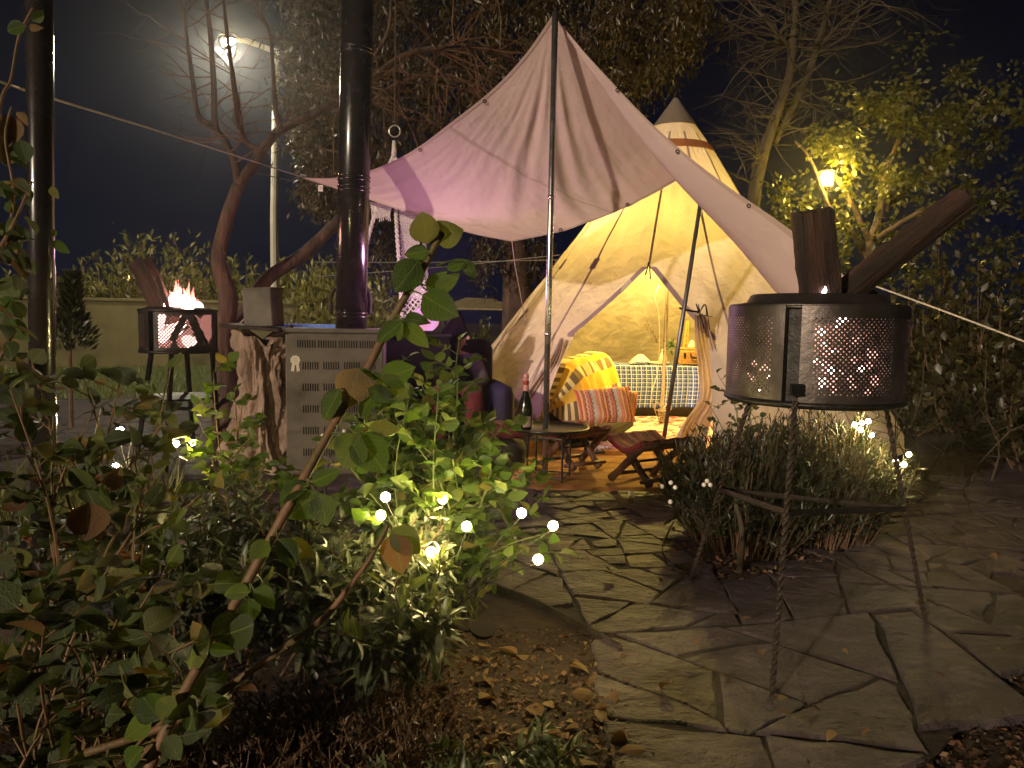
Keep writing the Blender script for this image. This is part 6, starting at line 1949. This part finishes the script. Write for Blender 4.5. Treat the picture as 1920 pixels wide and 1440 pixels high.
# ---- sage bush
def sage(label, base_px, region, n, leaf, cap, seed):
    b = G(*base_px)
    t = thing('sage_bush', label, 'sage bush', (b.x, b.y, 0))
    mb = MB(); L = []
    for k in range(n):
        (x0, x1, y0, y1, d0, d1) = region
        x, y = rng.uniform(x0, x1), rng.uniform(y0, y1)
        d = d1 + (d0 - d1) * (y - y0) / (y1 - y0) + rng.normal(0, .08)
        tip = np.array(P(x, y, d))
        if tip[2] < .06:
            tip[2] = .06 + .1 * rng.random()
        root = np.array([b.x * .5 + tip[0] * .5 + rng.normal(0, .05), b.y * .5 + tip[1] * .5 + rng.normal(0, .05), 0.0])
        mid = root * .5 + tip * .5 + rng.normal(0, .03, 3)
        mb.tube([Vector(root), Vector(mid), Vector(tip)], [.0035, .003, .002], 4, smooth=3, cap=False)
        ax = unit(tip - mid)
        for j in range(11):
            u = j / 10; q = mid * (1 - u) + tip * u
            a = j * 1.571 + rng.normal(0, .3)
            s = unit(np.cross(ax, np.array([math.cos(a), math.sin(a), .1])))
            for sg in (-1, 1):
                L.append((q, s * sg + ax * (.25 + .9 * u) + np.array([0, 0, -.25 * (1 - u)]), leaf * (1 - .55 * u ** 3) * rng.uniform(.7, 1.15)))
    mb.build('stems', M['twig'], t)
    cut_leaves(t, sage_tpl, sage_one, sage_many, L, cap, .5)
    return t
sage('grey-green sage with long narrow leaves beside the bulb light stem', (640, 1200), (560, 850, 960, 1190, 1.55, 2.1), 58, .082, 300, 1)
sage('darker sage with narrow leaves below the stump and the stove', (450, 1150), (330, 640, 890, 1090, 1.75, 2.4), 62, .085, 300, 2)
sage('low sage sprigs along the bottom edge below the leaf litter', (880, 1500), (640, 1130, 1375, 1470, 1.25, 1.5), 30, .055, 200, 4)
sage('shadowed sage at the foot of the black pole', (230, 1200), (0, 360, 980, 1180, 1.5, 2.1), 50, .075, 250, 3)

# ---- brown dry thyme cushion, grass tuft, lavender
def twiggy(label, name, cat, region, n, h, leaf, mat_l, mat_s, up=.8, dens=14, ls=narrow):
    c = G((region[0] + region[1]) / 2, (region[2] + region[3]) / 2)
    t = thing(name, label, cat, (c.x, c.y, 0))
    mb = MB(); pos, dirs, size = [], [], []
    for k in range(n):
        p = np.array(G(rng.uniform(region[0], region[1]), rng.uniform(region[2], region[3])))
        d = unit(np.array([rng.normal(0, .45), rng.normal(0, .45), up])); hh = h * rng.uniform(.5, 1.15)
        e = p + d * hh
        m_ = (p + e) / 2 + rng.normal(0, .1, 3) * hh
        mb.tube([Vector(p), Vector(m_), Vector(e)], [.0022, .0016, .0008], 3, cap=False)
        for j in range(dens):
            u = rng.uniform(.15, 1); q = p * (1 - u) ** 2 + 2 * m_ * u * (1 - u) + e * u * u
            pos.append(q); dirs.append(d * .9 + rng.normal(0, .6, 3)); size.append(leaf * rng.uniform(.6, 1.2))
    o = mb.build('stems', mat_s, t); o['kind'] = 'stuff'
    o = link('foliage', scatter('foliage', ls, pos, dirs, size), mat_l, t); o['kind'] = 'stuff'
    return t
thy = leafmat('thyme_leaf', [(0, (.05, .028, .014)), (.6, (.11, .06, .028)), (1, (.16, .10, .05))], False, .2)
twiggy('brown dried-up cushion plant at the front edge of the bed', 'thyme_cushion', 'plant', (450, 860, 1330, 1560), 420, .15, .018, thy, M['twig'], .7, 12)
twiggy('brownish low plant at the bottom left between rose canes', 'thyme_cushion', 'plant', (120, 480, 1440, 1640), 220, .16, .018, thy, M['twig'], .7, 10)
gt = leafmat('tuft_leaf', [(0, (.05, .07, .02)), (1, (.14, .15, .05))], False, .3)
pos, dirs, size = [], [], []
for k in range(420):
    x = rng.choice([rng.uniform(-10, 60), rng.uniform(95, 150), rng.uniform(220, 330)]); p = G(x, rng.uniform(950, 1010))
    pos.append(np.array(p)); dirs.append((rng.normal(0, .18), rng.normal(0, .18), 1)); size.append(rng.uniform(.12, .34))
o = link('grass_tuft', scatter('grass_tuft', leaf_tpl(.018, .0, .25, 2), pos, dirs, size, .9), gt); stuff(o, 'thin upright grass blades behind the black pole', 'grass')
lavm = leafmat('lavender_leaf', [(0, (.010, .016, .009)), (.6, (.024, .034, .018)), (1, (.05, .06, .034))], False, .15)
def lavender(label, bpx, wpx, d, h, n, dens=34):
    c = P(bpx, 900, d); t = thing('lavender_bush', label, 'lavender', (c.x, d, 0))
    mb = MB(); pos, dirs, size = [], [], []
    W = wpx * PX(d)
    for k in range(n):
        a = rng.uniform(0, 6.28); rr = math.sqrt(rng.random())
        out = np.array([math.cos(a), math.sin(a), 0])
        root = np.array([c.x, d, 0]) + out * rr * np.array([W * .42, .32, 0])
        hh = h * (1 - .38 * rr ** 2) * rng.uniform(.75, 1.1)
        tip = root + np.array([out[0] * rr * .14, out[1] * rr * .14, hh]) + rng.normal(0, .03, 3)
        mb.tube([Vector(root), Vector(tip)], [.003, .0012], 3, cap=False)
        ax = unit(tip - root)
        for j in range(dens):
            u = rng.uniform(.2, 1.0)
            pos.append(root + (tip - root) * u); dirs.append(ax * 1.1 + rng.normal(0, .5, 3)); size.append(rng.uniform(.03, .06))
    o = mb.build('stems', M['twig'], t); o['kind'] = 'stuff'
    o = link('foliage', scatter('foliage', leaf_tpl(.075, .02, .05, 1), pos, dirs, size), lavm, t); o['kind'] = 'stuff'
    return t
lavender('dark lavender bush below the fire drum, nearest the mat', 1390, 220, 3.35, .50, 420, 44)
lavender('dark lavender bush behind the twisted legs of the fire drum', 1530, 210, 3.5, .55, 420, 44)
mb = MB(); q = [P(1380, 945, 3.0), P(1392, 1000, 2.98), G(1386, 1075)]
mb.tube(q, [.010, .012, .014], 7, smooth=4); tag(mb.build('woody_stem', M['pale_bark'], None, True), 'bare pale woody stem at the foot of the lavender', 'stem')
edge_px = [(1262, 985), (1240, 1035), (1262, 1070), (1300, 1092), (1340, 1098)]
q, _ = catmull([G(*p) for p in edge_px], [0] * 5, 6)
V, F = [], []
for i, p in enumerate(q):
    V += [(p.x, p.y, -.02), (p.x, p.y, .022), (p.x + .006, p.y + .004, .022), (p.x + .006, p.y + .004, -.02)]
for i in range(len(q) - 1):
    for k in range(4):
        F.append((i * 4 + k, i * 4 + (k + 1) % 4, i * 4 + 4 + (k + 1) % 4, i * 4 + 4 + k))
mb = MB(); mb.add(V, F); tag(mb.build('bed_edging', M['mortar']), 'dark curved metal edging round the lavender bed', 'edging')
V, F = [], []
q, _ = catmull([G(*p) for p in [(880, 1090), (985, 1124), (1110, 1188), (1165, 1220)]], [0] * 4, 6)
for i, p in enumerate(q):
    V += [(p.x, p.y, -.02), (p.x, p.y, .02), (p.x - .004, p.y - .008, .02), (p.x - .004, p.y - .008, -.02)]
for i in range(len(q) - 1):
    for k in range(4):
        F.append((i * 4 + k, i * 4 + (k + 1) % 4, i * 4 + 4 + (k + 1) % 4, i * 4 + 4 + k))
mb = MB(); mb.add(V, F); tag(mb.build('bed_edging', M['mortar']), 'straight dark metal edging between the rose bed and the path', 'edging')

# ================================================================== BULB LIGHTS ON WIRE STEMS
def bulbs(label, foot, hub, d, pts, lit, r, panel=False, offr=None):
    f = Vector(foot); h = P(hub[0], hub[1], d)
    t = thing('bulb_light', label, 'garden light', (f.x, f.y, 0), 'wire-stemmed bulb lights')
    MB().tube([f, h], .0028, 6).build('stake', surf('stake', [(.3, (.25, .22, .16)), (.7, (.35, .3, .22))], 9, .5) if panel else M['black_metal'], t)
    for i, p in enumerate(pts):
        dd = d + (p[2] if len(p) > 2 else 0)
        q = P(p[0], p[1], dd)
        m_ = h.lerp(q, .5) + (q - h).cross(Vector((0, 1, 0))).normalized() * .012
        MB().tube([h, m_, q - Vector((0, 0, r * .8))], .0016, 5, smooth=4).build('wire', M['black_metal'], t)
        b_ = MB().ball(q, r, 14, 8).build('bulb', M['bulb'] if lit else M['bulb_off'], t, True)
    if panel:
        c = P(905, 1178, d)
        mm = Matrix.Rotation(R(18), 3, 'X') @ Matrix.Rotation(R(8), 3, 'Y')
        s = MB().lathe([(.001, -.012), (.030, -.012), (.034, -.004), (.036, .004), (.001, .006)], c, 28, mm).build('solar_panel', slot, t)
        MB().tube([h.lerp(f, .3), c], .004, 6).build('panel_arm', M['black_metal'], t)
bulbs('cluster of eight glowing bulbs on wires in front of the lit rose', G(822, 1290), (848, 1145), 1.92, [(808, 1035), (875, 987, .03), (723, 932, .1), (714, 966, .05), (830, 936, .15), (978, 962, .1), (1037, 986, .05), (1009, 1049)], True, .0128, True)
bulbs('glowing bulbs low among the leaves right of the black pole', G(240, 960), (245, 890), 2.9, [(187, 822), (225, 806), (248, 818, .1), (217, 875)], True, .013)
bulbs('pair of glowing bulbs below the blazing drum', G(345, 950), (345, 890), 3.0, [(330, 832), (361, 830)], True, .012)
bulbs('five glowing bulbs at the right end of the lavender', G(1585, 985), (1600, 900), 3.3, [(1603, 797), (1616, 793, .03), (1628, 790), (1614, 806), (1634, 816)], True, .0105)
bulbs('three glowing bulbs right of the drum leg before the dark shrubs', G(1640, 990), (1660, 915), 3.2, [(1704, 852), (1679, 863), (1695, 871)], True, .0105)
bulbs('white unlit bulbs bunched left of the lavender', G(1318, 1060), (1322, 950), 2.95, [(1326, 902), (1320, 909), (1332, 909), (1241, 912), (1258, 905), (1266, 914), (1182, 925), (1257, 941)], False, .0095)
bulbs('small white unlit bulbs on thin wires before the stove', G(610, 985), (612, 890), 3.2, [(605, 817), (637, 818), (646, 809), (600, 831)], False, .0095)

# ================================================================== FALLEN LEAVES, SOIL CRUMBS
def fallen(k, x, y, size, flip=None):
    p = G(x, y, .012)
    o = bpy.data.objects.new('fallen_leaf', dry_one[k % 3])
    a = rs.uniform(0, 6.28); e = Matrix.Rotation(a, 4, 'Z') @ Matrix.Rotation(rs.gauss(0, .3), 4, 'X') @ Matrix.Rotation(rs.gauss(0, .3), 4, 'Y') @ Matrix.Scale(size, 4)
    o.matrix_basis = Matrix.Translation(p) @ e
    col.objects.link(o)
    return o
for k in range(44):
    x, y = rs.uniform(830, 1190), rs.uniform(1200, 1460)
    if x > 1110 and y < 1230:
        continue
    tag(fallen(k, x, y, rs.uniform(.03, .065)), 'dry brown fallen leaf on the soil of the rose bed beside the path', 'leaf', 'fallen leaves on the rose bed soil')
for k in range(26):
    tag(fallen(k, rs.uniform(1240, 1900), rs.uniform(940, 1420), rs.uniform(.02, .04)), 'small dry fallen leaf lying on or beside the paving stones under the fire drum', 'leaf', 'fallen leaves on the path')
    bpy.context.scene.collection.objects[-1].location.z = .045
for (x, y, s, lab) in ((1258, 1304, .05, 'pale yellow fallen leaf lying alone on the paving left of the drum leg'), (1140, 1085, .05, 'small pale leaf lying on the dark paving in mid path'), (1000, 1410, .05, 'yellow-green fallen leaf at the bottom among dry litter')):
    o = tag(fallen(0, x, y, s), lab, 'leaf'); o.location.z = .045
# litter: bits of bark and leaf, too small to count
n = 5200
px = np.concatenate([rng.uniform(620, 1230, n // 2), rng.uniform(1480, 1960, n // 4), rng.uniform(1240, 1640, n // 4)])
py = np.concatenate([rng.uniform(1180, 1520, n // 2), rng.uniform(1200, 1520, n // 4), rng.uniform(990, 1100, n // 4)])
pos = np.array([V3(G(x, y, .006)) for x, y in zip(px, py)])
dirs = np.stack([rng.normal(0, 1, n), rng.normal(0, 1, n), rng.normal(0, .35, n)], 1)
keep = np.array([not inside((p[0], p[1]), path_g) or rng.random() < .10 for p in pos])
lm = leafmat('litter', [(0, (.025, .012, .008)), (.5, (.085, .034, .018)), (.8, (.16, .07, .04)), (1, (.22, .14, .07))], False, .1, .9)
stuff(link('leaf_litter', scatter('leaf_litter', leaf_tpl(.3, .1, .2, 1), pos[keep], dirs[keep], rng.uniform(.008, .03, n)[keep]), lm), 'brown crumbs of leaves and bark on the bed soil', 'litter')
n = 420
px = rng.uniform(1480, 1960, n); py = rng.uniform(1150, 1500, n)
pos = np.array([V3(G(x, y, .004)) for x, y in zip(px, py)]); keep = np.array([not inside((p[0], p[1]), path_g) for p in pos]); pos = pos[keep]
peb = MB().ball((0, 0, 0), 1, 5, 3)
pv = np.array(peb.v); pf_ = [f for f in peb.f if len(f) == 4]
stuff(link('pebbles', scatter('pebbles', (pv, np.array(pf_)), pos, rng.normal(0, 1, pos.shape), rng.uniform(.002, .006, len(pos))), surf('pebble', [(.3, (.03, .022, .02)), (.7, (.10, .08, .065))], 40, .9)), 'small dark pebbles and clods right of the path', 'pebbles')
tag(MB().tube([G(165, 870), P(190, 765, 3.6)], .004, 5).build('cane_stick', M['rope']), 'thin yellow stick leaning among the leaves right of the black pole', 'stick')

# ================================================================== NIGHT AIR
hz = bpy.data.meshes.new('haze')
bm = bmesh.new(); bmesh.ops.create_cube(bm, size=1.0)
bmesh.ops.scale(bm, vec=(150, 150, 13.5), verts=bm.verts); bmesh.ops.translate(bm, vec=(0, 45, 5.75), verts=bm.verts)
bm.to_mesh(hz); bm.free()
m, nt, out = nt_new('haze_air')
pv_ = N(nt, 'ShaderNodeVolumePrincipled')
pv_.inputs['Color'].default_value = (0.92, 0.95, 1.0, 1)
pv_.inputs['Density'].default_value = 0.0034
pv_.inputs['Anisotropy'].default_value = 0.89
nt.links.new(pv_.outputs[0], out.inputs['Volume'])
hz.materials.append(m)
ho = bpy.data.objects.new('haze', hz); col.objects.link(ho)
stuff(ho, 'thin night haze glowing under the street lamp', 'haze')
